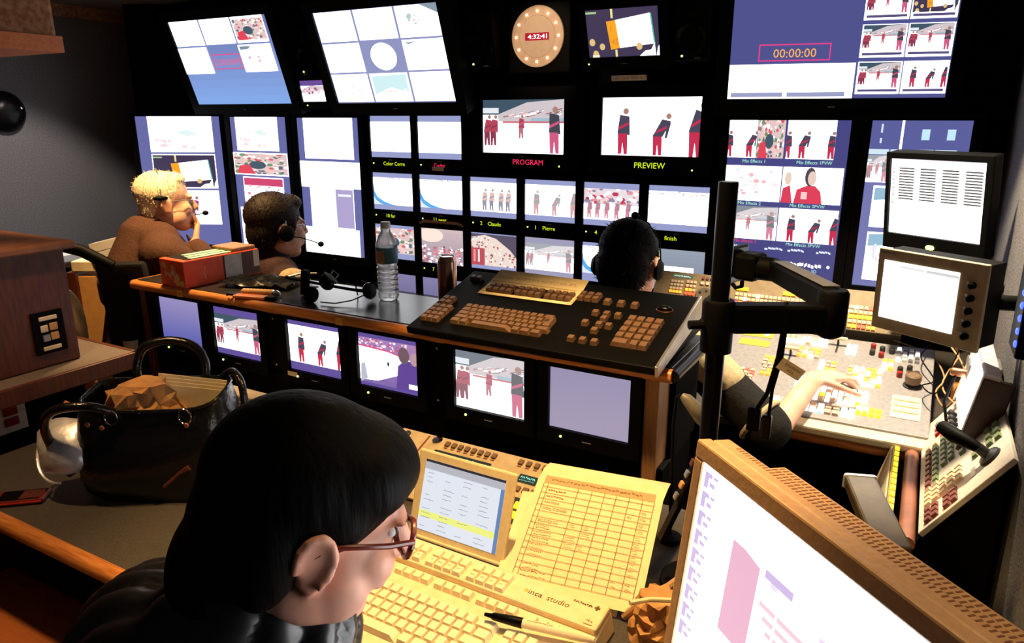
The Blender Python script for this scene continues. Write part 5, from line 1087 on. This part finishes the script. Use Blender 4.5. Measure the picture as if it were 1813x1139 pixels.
# ================================================================ people
DG = bpy.context.evaluated_depsgraph_get
def blob(name, mb, m, parent, vox=.008, sm=6, fn=None):
    me = mb.mesh(name+'_raw'); ob = bpy.data.objects.new(name+'_raw', me); COL.objects.link(ob)
    r = ob.modifiers.new('r', 'REMESH'); r.mode = 'VOXEL'; r.voxel_size = vox
    s = ob.modifiers.new('s', 'SMOOTH'); s.factor = .5; s.iterations = sm
    dg = bpy.context.evaluated_depsgraph_get(); dg.update(); out = bpy.data.meshes.new_from_object(ob.evaluated_get(dg))
    bpy.data.objects.remove(ob); bpy.data.meshes.remove(me); out.name = name
    if fn:
        nv = len(out.vertices); co = np.empty(nv*3); no = np.empty(nv*3); out.vertices.foreach_get('co', co); out.vertices.foreach_get('normal', no)
        co = co.reshape(-1, 3); no = no.reshape(-1, 3); co = fn(co, no); out.vertices.foreach_set('co', co.ravel())
    for p in out.polygons: p.use_smooth = True
    out.materials.clear(); out.materials.append(M[m] if isinstance(m, str) else m); out.update()
    return link(bpy.data.objects.new(name, out), parent)
def headT(c, ang, pitch, roll=0):      # x = his right, y = forward, z = up; ang = degrees to the right of +Y
    return Matrix.Translation(c) @ RZ(-ang) @ RX(-pitch) @ RY(roll)
def head_shapes(b, T, s=1.0):
    def e(c, r): b.ell([v*s for v in c], [v*s for v in r], T, 24, 16)
    e((0, -.008, .030), (.074, .094, .084)); e((0, .030, -.035), (.060, .062, .080)); e((0, .055, -.098), (.034, .030, .024))
    for q in (-1, 1):
        e((q*.034, .062, -.035), (.027, .028, .030)); e((q*.048, .005, -.070), (.022, .045, .030))
        e((q*.073, -.008, -.018), (.010, .021, .033)); e((q*.078, -.016, -.006), (.008, .013, .018)); e((q*.072, -.004, -.042), (.008, .010, .012))
    
        e((q*.046, .030, -.062), (.026, .036, .036)); e((q*.079, -.012, -.016), (.004, .016, .026))
        arc = [T @ (Vector((q*.086, -.012+.019*math.cos(a_), -.014+.030*math.sin(a_)))*s) for a_ in [-.9+i_*.62 for i_ in range(8)]]
        for i_ in range(7): b.cap(arc[i_], .0052*s, arc[i_+1], .0052*s, 8)
    e((0, .083, .014), (.046, .014, .011)); e((0, .090, -.062), (.024, .012, .007)); e((0, .088, -.074), (.022, .012, .008))
    tip = [T @ (Vector(p)*s) for p in ((0, .092, .004), (0, .110, -.030))]; b.cap(tip[0], .009*s, tip[1], .013*s, 12)
    e((0, .100, -.036), (.018, .012, .009))
def eyes(T, parent, s=1.0):
    for q in (-1, 1):
        e = MB().ell((q*.027*s, .076*s, -.003*s), (.0085*s, .0090*s, .006*s), T, 14, 10).build('eye', 'white_plastic', parent, smooth=True); MB().ell((q*.027*s, .0845*s, -.003*s), (.0045*s, .002*s, .0045*s), T, 10, 8).build('iris', 'key_dark', e, smooth=True)
def hand_shapes(b, wrist, d, nrm, s=1.0, curl=25, right=1):
    d = Vector(d).normalized(); nrm = Vector(nrm); nrm = (nrm-d*nrm.dot(d)).normalized(); sd = d.cross(nrm)*right
    wrist = Vector(wrist); T = frame(wrist, d, sd)
    for k_ in range(4):
        y = (-.030+.020*k_)*s; b.cap(wrist+d*.015*s+sd*y*.5, .014*s, wrist+d*.085*s+sd*y, .011*s, 10)
        p = wrist+d*.088*s+sd*y; ln = (.036, .042, .045, .038)[k_]*s; a = 0; v = d.copy()
        for j in range(3):
            a = R(curl)*(.6+.5*j); v2 = (v*math.cos(a) - nrm*math.sin(a)).normalized(); q = p+v2*ln*(1, .65, .5)[j]; b.cap(p, (.0095, .0088, .008)[j]*s, q, (.0088, .008, .007)[j]*s, 8); p = q; v = v2
    p = wrist+d*.02*s+sd*.028*s; v = (d*.55+sd*.75-nrm*.25).normalized()
    for j in range(3):
        q = p+v*(.042, .032, .026)[j]*s; b.cap(p, (.014, .011, .010)[j]*s, q, (.011, .010, .008)[j]*s, 8); p = q; v = (v*.85+d*.45-nrm*.2).normalized()
def tufts(name, src, m, parent, n, ln, seed, keep, droop=.4):
    g = random.Random(seed); me = src.data; b = MB(); vs = me.vertices; k = 0
    for _ in range(n*6):
        v = vs[g.randrange(len(vs))]; p = v.co; nn = v.normal
        if not keep(p): continue
        t = (nn + Vector((g.uniform(-1, 1), g.uniform(-1, 1), g.uniform(-1, 1)-droop))*.8).normalized(); L_ = ln*g.uniform(.5, 1.2); q = p+t*L_; sd = t.orthogonal().normalized()*.0016
        b.add([p-sd-nn*.002, p+sd-nn*.002, p+nn.cross(sd).normalized()*.0016-nn*.002, q], [(0, 1, 3), (1, 2, 3), (2, 0, 3)]); k += 1
        if k >= n: break
    o_ = b.build(name, m, parent); o_['kind'] = 'stuff'; return o_
def rel(P, *ps): return [tuple(Vector(p)-Vector(P)) for p in ps]
def seated(name, label, Hc, ang, pitch, skin, cloth, hairfn, shoulders, arms, pelvis, hs=1.0, sleeve=None, clothname='jacket', roll=0, vox=.007, fn=None, collar=None, belly=(.15, .11), extra=(), sr=.072):
    Hc = Vector(Hc); base = Vector((pelvis[0], pelvis[1], 0)); o = thing(name, label, 'person', base)
    T = headT(Hc-base, ang, pitch, roll); pv = Vector(pelvis)-base
    F = Vector((math.sin(R(ang)), math.cos(R(ang)), 0)); Rt = Vector((F.y, -F.x, 0))
    b = MB(); head_shapes(b, T, hs)
    nk0 = T @ Vector((0, -.018, -.05)); ls, rs = [Vector(s)-base for s in shoulders]; nb = (ls+rs)/2 + Vector((0, 0, .035)); ch = nb + (pv-nb)*.35; 
    b.cap(nk0, .050*hs, nb, .056*hs, 16); b.cap(ls*.8+rs*.2, .062, ls*.2+rs*.8, .062, 16); b.cap(nb+(pv-nb)*.18, .10, pv, .12, 20); b.cap(ls*.62+rs*.38+(pv-nb)*.25, .085, rs*.62+ls*.38+(pv-nb)*.25, .085, 16)
    hipo = Rt*.09
    kn = []
    for q in (-1, 1):
        hp_ = pv+hipo*q; kne = hp_+F*.40+Vector((0, 0, .02)); an = kne+Vector((0, 0, -kne.z+.08))+F*.02; b.cap(hp_, .085, kne, .06, 14); b.cap(kne, .06, an, .04, 14); b.cap(an-F*.03+Vector((0, 0, -.04)), .035, an+F*.14+Vector((0, 0, -.05)), .028, 12); kn.append((hp_, kne, an))
    for side, (sh, (el, wr, hd, hn, curl)) in enumerate(zip((ls, rs), arms)):
        el = Vector(el)-base; wr = Vector(wr)-base; b.cap(sh, .050, el, .040, 14); b.cap(el, .040, wr, .027, 14); hand_shapes(b, wr, hd, hn, 1.0, curl, 1 if side else -1)
    body = blob('body', b, skin, o, vox, 4)
    # clothing over trunk, arms and legs
    c = MB(); c.cap(nb+(pv-nb)*.16, belly[1]+.005, pv, belly[0], 22); c.cap(ls*.92+rs*.08+Vector((0, 0, -.006)), sr, rs*.92+ls*.08+Vector((0, 0, -.006)), sr, 18)
    for p0_, r0_, p1_, r1_ in extra: c.cap(Vector(p0_)-base, r0_, Vector(p1_)-base, r1_, 18); c.cap(ls*.68+rs*.32+(pv-nb)*.25, .105, rs*.68+ls*.32+(pv-nb)*.25, .105, 18)
    if collar: c.cap(nb+Vector((0, 0, -.03)), .085, nb+(nk0-nb)*collar, .066, 18)
    sl = []
    for side, (sh, (el, wr, hd, hn, curl)) in enumerate(zip((ls, rs), arms)):
        el = Vector(el)-base; wr = Vector(wr)-base; k_ = sleeve[side] if sleeve else 1.0
        d = c if sleeve is None or sleeve[2] is None else None
        tgt = c if d is not None else MB()
        if k_ <= 1.0 and k_ > .0:
            tgt.cap(sh, .066, el, .054, 16); 
            if k_ > .5: tgt.cap(el, .054, el+(wr-el)*.92, .042, 16)
        elif k_ < 0: tgt.cap(sh, .068, sh+(el-sh)*.95, .064, 16)
        if d is None: sl.append(tgt)
    blob(clothname, c, cloth, o, .008, 8, fn)
    for i_, q in enumerate(sl): blob('sleeve', q, sleeve[2], o, .008, 6)
    t = MB()
    for hp_, kne, an in kn: t.cap(hp_, .098, kne, .072, 14); t.cap(kne, .072, an, .055, 14)
    t.cap(pv-hipo, .12, pv+hipo, .12, 14); blob('trousers', t, 'black_cloth', o, .012, 6)
    for hp_, kne, an in kn: MB().cap(an-F*.04+Vector((0, 0, -.04)), .042, an+F*.15+Vector((0, 0, -.047)), .033, 12).build('shoe', 'black_gloss', o, smooth=True)
    eyes(T, o, hs); hairfn(T, o, hs)
    return o, T, base
def headset(name, label, T, base, side, cup=True, mic=None, s=1.0, band='black_plastic', lift=0):
    o = thing(name, label, 'headset', Matrix.Translation(base) @ T)
    MB().tube([(side*.088*math.cos(a)*1.0, -.005+.01*math.sin(a), .0+(.128+lift)*math.sin(a)) for a in [i*math.pi/16 for i in range(17)]], .0045, 8).build('headband', band, o, smooth=True)
    for q in (side, -side):
        MB().lathe([(.012, 0), (.030, .003), (.032, .012), (.022, .022), (.001, .024)], 20, TR(q*.084, -.004, -.020) @ RY(90*q)).build('ear_cup', 'black_plastic', o, smooth=True)
    pts = [(side*.105, .0, -.03), (side*.10, .05, -.055), (side*.07, .10, -.07), (side*.04, .125, -.072)] if mic is None else mic
    MB().tube(pts, .0022, 6).build('microphone_boom', 'black_plastic', o, smooth=True); MB().ell(pts[-1], (.012, .012, .011)).build('microphone', 'black_plastic', o, smooth=True)
    return o
def glasses(name, label, T, base, m, s=1.0):
    o = thing(name, label, 'glasses', Matrix.Translation(base) @ T)
    for q in (-1, 1):
        MB().tube([(q*.034+.026*math.cos(a), .098-.006*abs(math.cos(a)), -.004+.019*math.sin(a)) for a in [i*math.pi/10 for i in range(21)]], .0026*s, 8).build('rim', m, o, smooth=True)
        MB().lathe([(.025, -.0004), (.025, .0004)], 20, TR(q*.034, .096, -.004) @ RX(90) @ Matrix.Diagonal((1, .72, 1, 1))).build('lens', 'clear_plastic', o)
        MB().tube([(q*.060, .093, .004), (q*.076, .06, .006), (q*.083, .0, .004), (q*.082, -.02, -.012)], .0024*s, 8).build('temple_arm', m, o, smooth=True)
    MB().tube([(-.008, .099, .0), (0, .102, .003), (.008, .099, .0)], .002*s, 6).build('bridge', m, o, smooth=True)
    return o
# ---- man with white hair
def hair_white(T, o, s):
    b = MB(); b.ell((0, -.020, .040), (.084, .096, .084), T); b.ell((0, -.062, -.015), (.056, .040, .066), T); b.ell((0, .040, .085), (.056, .045, .030), T)
    h = blob('hair', b, 'hair_white', o, .007, 3); tufts('hair_tufts', h, 'hair_white', o, 500, .012, 1, lambda p: True)
H1 = atD(292, 356, 3.30); a1 = 27; F1 = Vector((math.sin(R(a1)), math.cos(R(a1)), 0)); R1 = Vector((F1.y, -F1.x, 0))
s1 = H1 - F1*.05 + Vector((0, 0, -.185)); L1, RS1 = s1 - R1*.20, s1 + R1*.20
hd1 = H1 + F1*.105 + Vector((0, 0, -.135)) + R1*.03; Z_ = Vector((0, 0, 1))
o1, T1, B1 = seated('person', 'grey-haired person in brown sweater with chin on hand, wearing a headset', H1, a1, 0, 'skin_old', 'brown_knit', hair_white, (L1, RS1),
    [(L1+F1*.16-R1*.05-Z_*.20, L1+F1*.28+R1*.10-Z_*.26, F1+R1*.5, (0, 0, 1), 20), (RS1+F1*.22+R1*.02-Z_*.15, hd1+R1*.02-Z_*.045-F1*.02, Z_*.8-R1*.6+F1*.3, F1, 45)], s1 - F1*.12 + Vector((0, 0, -.56)), clothname='sweater', collar=.5, sr=.088, belly=(.17, .15),
    extra=[(s1-F1*.04+Z_*.035, .105, s1-F1*.08-Z_*.15, .16), (s1+Z_*.03-R1*.08, .085, s1+Z_*.03+R1*.08, .085)], hs=1.04)
o = thing('headset', 'single black ear pad and microphone worn by the grey-haired person', 'headset', Matrix.Translation(B1) @ T1)
MB().ell((.088, -.028, .020), (.010, .028, .009)).build('temple_pad', 'black_plastic', o, smooth=True)
MB().tube([(.086, -.026, .022), (.080, -.024, .055)], .003, 8).build('stem', 'grey_metal', o, smooth=True)
MB().tube([(-.09, .0, -.03), (-.09, .07, -.06), (-.06, .13, -.070), (-.03, .155, -.062)], .0022, 6).build('microphone_boom', 'black_plastic', o, smooth=True)
MB().ell((-.03, .155, -.062), (.012, .013, .010)).build('microphone', 'black_plastic', o, smooth=True)
MB().tube([(.083*math.cos(a), -.02, .0+.128*math.sin(a)) for a in [.5+i*(math.pi-.5)/14 for i in range(15)]], .003, 6).build('headband', 'grey_metal', o, smooth=True)
glasses('eyeglasses', 'thin dark glasses worn by the grey-haired person', T1, B1, 'grey_metal', .7)
# ---- man with brown hair and maroon vest
def hair_brown(T, o, s):
    b = MB(); b.ell((0, -.018, .046), (.094, .110, .092), T); b.ell((0, -.062, -.020), (.080, .060, .085), T); b.ell((0, .055, .088), (.062, .050, .034), T)
    for q in (-1, 1): b.ell((q*.070, .030, .015), (.014, .022, .04), T)
    h = blob('hair', b, 'hair_brown', o, .007, 3); tufts('hair_tufts', h, 'hair_brown', o, 500, .014, 2, lambda p: True)
H2 = atD(490, 400, 3.04); a2 = 19; F2 = Vector((math.sin(R(a2)), math.cos(R(a2)), 0)); R2 = Vector((F2.y, -F2.x, 0))
s2 = H2 - F2*.04 + Vector((0, 0, -.20)); L2, RS2 = s2 - R2*.19, s2 + R2*.19; Z_ = Vector((0, 0, 1))
o2_, T2, B2 = seated('person', 'brown-haired person in dark maroon vest over khaki shirt, watching the screens', H2, a2, 0, 'skin_mid', 'maroon_vest', hair_brown, (L2, RS2),
    [(L2+F2*.14-R2*.05+Vector((0, 0, -.22)), L2+F2*.36+Vector((0, 0, -.24)), F2, (0, 0, 1), 20), (RS2+F2*.12+R2*.05+Vector((0, 0, -.22)), RS2+F2*.36+Vector((0, 0, -.24)), F2, (0, 0, 1), 20)], s2 + F2*.05 + Vector((0, 0, -.54)), sleeve=(1, 1, 'khaki_shirt'), clothname='vest', collar=.55, hs=1.08, extra=[(s2+Z_*.02-R2*.07, .08, s2+Z_*.02+R2*.07, .08)])
headset('headset', 'headset with pale band and microphone worn by the brown-haired person', T2, B2, 1, band='grey_metal', mic=[(.10, .0, -.03), (.10, .05, -.04), (.09, .10, -.06), (.085, .14, -.078)])
glasses('eyeglasses', 'glasses worn by the brown-haired person', T2, B2, 'grey_metal', .7)
# ---- switcher operator seen from behind
def hair_dark(T, o, s):
    b = MB(); b.ell((0, -.010, .038), (.088, .106, .090), T); b.ell((0, -.062, -.025), (.080, .056, .085), T); b.ell((0, .055, .08), (.055, .045, .036), T)
    h = blob('hair', b, 'hair_black', o, .007, 3); tufts('hair_tufts', h, 'hair_brown', o, 700, .016, 3, lambda p: True)
H3 = atD(1112, 462, 2.20); a3 = -6; F3 = Vector((math.sin(R(a3)), math.cos(R(a3)), 0)); R3 = Vector((F3.y, -F3.x, 0))
s3 = H3 - F3*.04 + Vector((0, 0, -.225)); L3, RS3 = s3 - R3*.19, s3 + R3*.19 + Vector((0, 0, -.015))
hand3 = atD(1440, 672, 2.30); el3 = atD(1368, 765, 2.12)
o3, T3, B3 = seated('person', 'dark-haired switcher operator seen from behind with arm stretched over the buttons', H3, a3, 14, 'skin_pale', 'black_cloth', hair_dark, (L3, RS3),
    [(L3+F3*.10-R3*.06+Vector((0, 0, -.24)), L3+F3*.30+Vector((0, 0, -.22)), F3, (0, 0, 1), 20), (el3, hand3, (atD(1495, 662, 2.38)-hand3), (0, 0, 1), 28)], s3 + F3*.05 + Vector((0, 0, -.50)), sleeve=(1, -1, 'black_cloth'), clothname='shirt', collar=.3, hs=1.05)
# khaki panels on his right sleeve and back
b = MB(); u_ = (el3-RS3); b.cap(RS3-B3+u_*.05+Vector((.012, -.012, .012)), .063, RS3-B3+u_*.42+Vector((.012, -.012, .012)), .061, 16); blob('sleeve_panel', b, 'khaki_shirt', o3, .008, 5)
b = MB(); b.tube([RS3-B3+u_*.86+(u_.orthogonal().normalized()*math.cos(a)+u_.cross(u_.orthogonal()).normalized()*math.sin(a))*.0665 for a in [i*math.pi/12 for i in range(25)]], .008, 8); b.build('sleeve_stripe', 'khaki_shirt', o3, smooth=True)
headset('headset', 'black headset with raised microphone worn by the switcher operator', T3, B3, 1, mic=[(.10, -.01, .0), (.095, -.03, .06), (.06, -.05, .11), (.022, -.06, .128)])
# ---- person in the foreground
def hair_long(T, o, s):
    b = MB(); b.ell((0, -.022, .040), (.088, .104, .088), T); b.ell((0, -.070, -.010), (.080, .055, .080), T); b.ell((-.01, -.088, -.07), (.064, .042, .066), T); b.ell((0, .020, .062), (.076, .080, .055), T)
    for q in (-1, 1): b.ell((q*.048, .022, .058), (.036, .056, .042), T); b.ell((q*.062, .004, .022), (.024, .034, .034), T); b.ell((q*.066, -.050, -.02), (.024, .034, .06), T)
    h = blob('hair', b, 'hair_black', o, .006, 14)
H4 = atD(556, 905, .82); a4 = 36; F4 = Vector((math.sin(R(a4)), math.cos(R(a4)), 0)); R4 = Vector((F4.y, -F4.x, 0)); Z_ = Vector((0, 0, 1))
s4 = H4 - F4*.17 - Z_*.20; L4, RS4 = s4 - R4*.18, s4 + R4*.18
def puff(co, no):
    ax_ = np.array(tuple((R4*.55+Z_*.55-F4*.45).normalized())); t = co @ ax_; w_ = np.abs(np.sin(t*math.pi/.034)); return co + no*(.012*(w_**.6)-.005)[:, None]
nk4 = H4 - F4*.050 - Z_*.122
o4, T4, B4 = seated('person', 'black-haired person in black quilted jacket and dark red glasses bent over the keyboard', H4, a4, 19, 'skin_pale', 'puffer_black', hair_long, (L4, RS4),
    [(L4-R4*.06+F4*.10-Z_*.22, L4+F4*.32+R4*.06-Z_*.225, F4+R4*.3, (0, 0, 1), 25), (RS4+R4*.06+F4*.04-Z_*.25, RS4+F4*.24-R4*.06-Z_*.20, F4-R4*.2, (0, 0, 1), 25)], s4 - F4*.12 + Vector((0, 0, -.46)), clothname='puffer_jacket', collar=.35, fn=puff, vox=.005, sr=.085,
    extra=[(nk4-F4*.06-Z_*.06, .085, nk4-Z_*.018+F4*.012, .076), (s4+R4*.08+Z_*.02, .095, s4-R4*.08+Z_*.02, .095), (s4+Z_*.03+F4*.02, .090, H4-F4*.078-Z_*.108, .070)])
glasses('eyeglasses', 'dark red framed glasses worn by the black-haired person in quilted jacket', T4, B4, MATS['phone_red'], 1.3)
# chairs under the seated people
def stool(P, ang, lab, back):
    o = thing('swivel_chair', lab, 'chair', Matrix.Translation((P[0], P[1], 0)) @ RZ(-ang), 'swivel chairs under the seated people'); z = P[2]-.135
    MB().box(-.22, .22, -.20, .26, z-.07, z).build('seat', 'black_cloth', o, .03); 
    if back: MB().box(-.18, .18, -.27, -.22, z+.05, z+.36).build('backrest', 'black_cloth', o, .02)
    if back: MB().tube([(0, -.245, z+.10), (0, -.24, z-.02), (0, -.1, z-.05)], .018, 8).build('back_stem', 'black_plastic', o, smooth=True)
    MB().tube([(0, 0, .10), (0, 0, z-.06)], .03, 12).build('post', 'black_plastic', o, smooth=True)
    for i in range(5):
        a = i*2*math.pi/5; MB().tube([(0, 0, .10), (.24*math.cos(a), .24*math.sin(a), .055)], [.022, .014], 8).build('leg', 'black_plastic', o, smooth=True); MB().ell((.24*math.cos(a), .24*math.sin(a), .026), (.022, .022, .0255)).build('castor', 'black_plastic', o, smooth=True)
for s_, F_, a_, dz_, df_, lab, bk in ((s2, F2, a2, -.54, .05, 'black swivel stool under the person in maroon vest', False), (s3, F3, a3, -.50, .05, 'black swivel stool under the switcher operator', False), (s4, F4, a4, -.46, -.12, 'black swivel chair under the person in quilted jacket', True)):
    p = s_ + F_*df_ + Vector((0, 0, dz_)); stool(p, a_, lab, bk)
# office chair of the grey-haired person
P_ = atD(233, 565, 3.0); pv1 = s1 - F1*.12 + Vector((0, 0, -.56)); zt = P_.z
T_ = frame((P_.x, P_.y, 0), (.80, .60, 0), (-.6, .8, 0)); lp = T_.inverted() @ pv1; zs = pv1.z-.135
o = thing('office_chair', 'black office chair with curved back and armrest behind the wooden cabinet', 'chair', T_)
rings = []
for i in range(9):
    t = i/8; z = zt-.24+.45*t; bow = .05*math.sin(math.pi*t); w_ = .070+.012*math.sin(math.pi*t)
    rings.append([(-w_-.02+bow*.5, -.03, z), (w_, -.03+bow*.3, z), (w_, .03+bow*.3, z), (-w_-.02+bow*.5, .03, z)])
MB().ring(rings).build('backrest', 'black_cloth', o, .012, smooth=True)
MB().box(lp.x-.20, lp.x+.17, lp.y-.20, lp.y+.22, zs-.07, zs).build('seat', 'black_cloth', o, .03)
MB().tube([(0, .03, zt-.2), (-.02, .04, zs-.02), (lp.x, lp.y, zs-.05)], .018, 8).build('back_stem', 'black_plastic', o, smooth=True)
MB().tube([(-.03, -.02, zt+.20), (-.12, -.03, zt+.26), (-.24, -.05, zt+.30)], [.022, .022, .018], 10).build('armrest', 'black_plastic', o, smooth=True)
MB().tube([(lp.x, lp.y, .10), (lp.x, lp.y, zs-.06)], .03, 12).build('post', 'black_plastic', o, smooth=True)
for i in range(5):
    a = i*2*math.pi/5+.3; MB().tube([(lp.x, lp.y, .10), (lp.x+.24*math.cos(a), lp.y+.24*math.sin(a), .055)], [.022, .014], 8).build('leg', 'black_plastic', o, smooth=True); MB().ell((lp.x+.24*math.cos(a), lp.y+.24*math.sin(a), .026), (.022, .022, .0255)).build('castor', 'black_plastic', o, smooth=True)
# long desk in front of the monitor wall where the two men sit
o = thing('production_desk', 'long dark production desk below the monitor wall', 'desk', (-2.6, 2.72, 0))
MB().box(-1.1, 1.68, -.22, .25, .69, .72).build('desktop', 'laminate_black', o, .003); MB().tube([(-1.1, -.225, .705), (1.68, -.225, .705)], .016, 10).build('edge_rail', 'wood_edge', o, smooth=True)
for x in (-1.05, .1, 1.62): MB().box(x, x+.04, -.15, .22, 0, .69).build('side_panel', 'wood_dark', o)
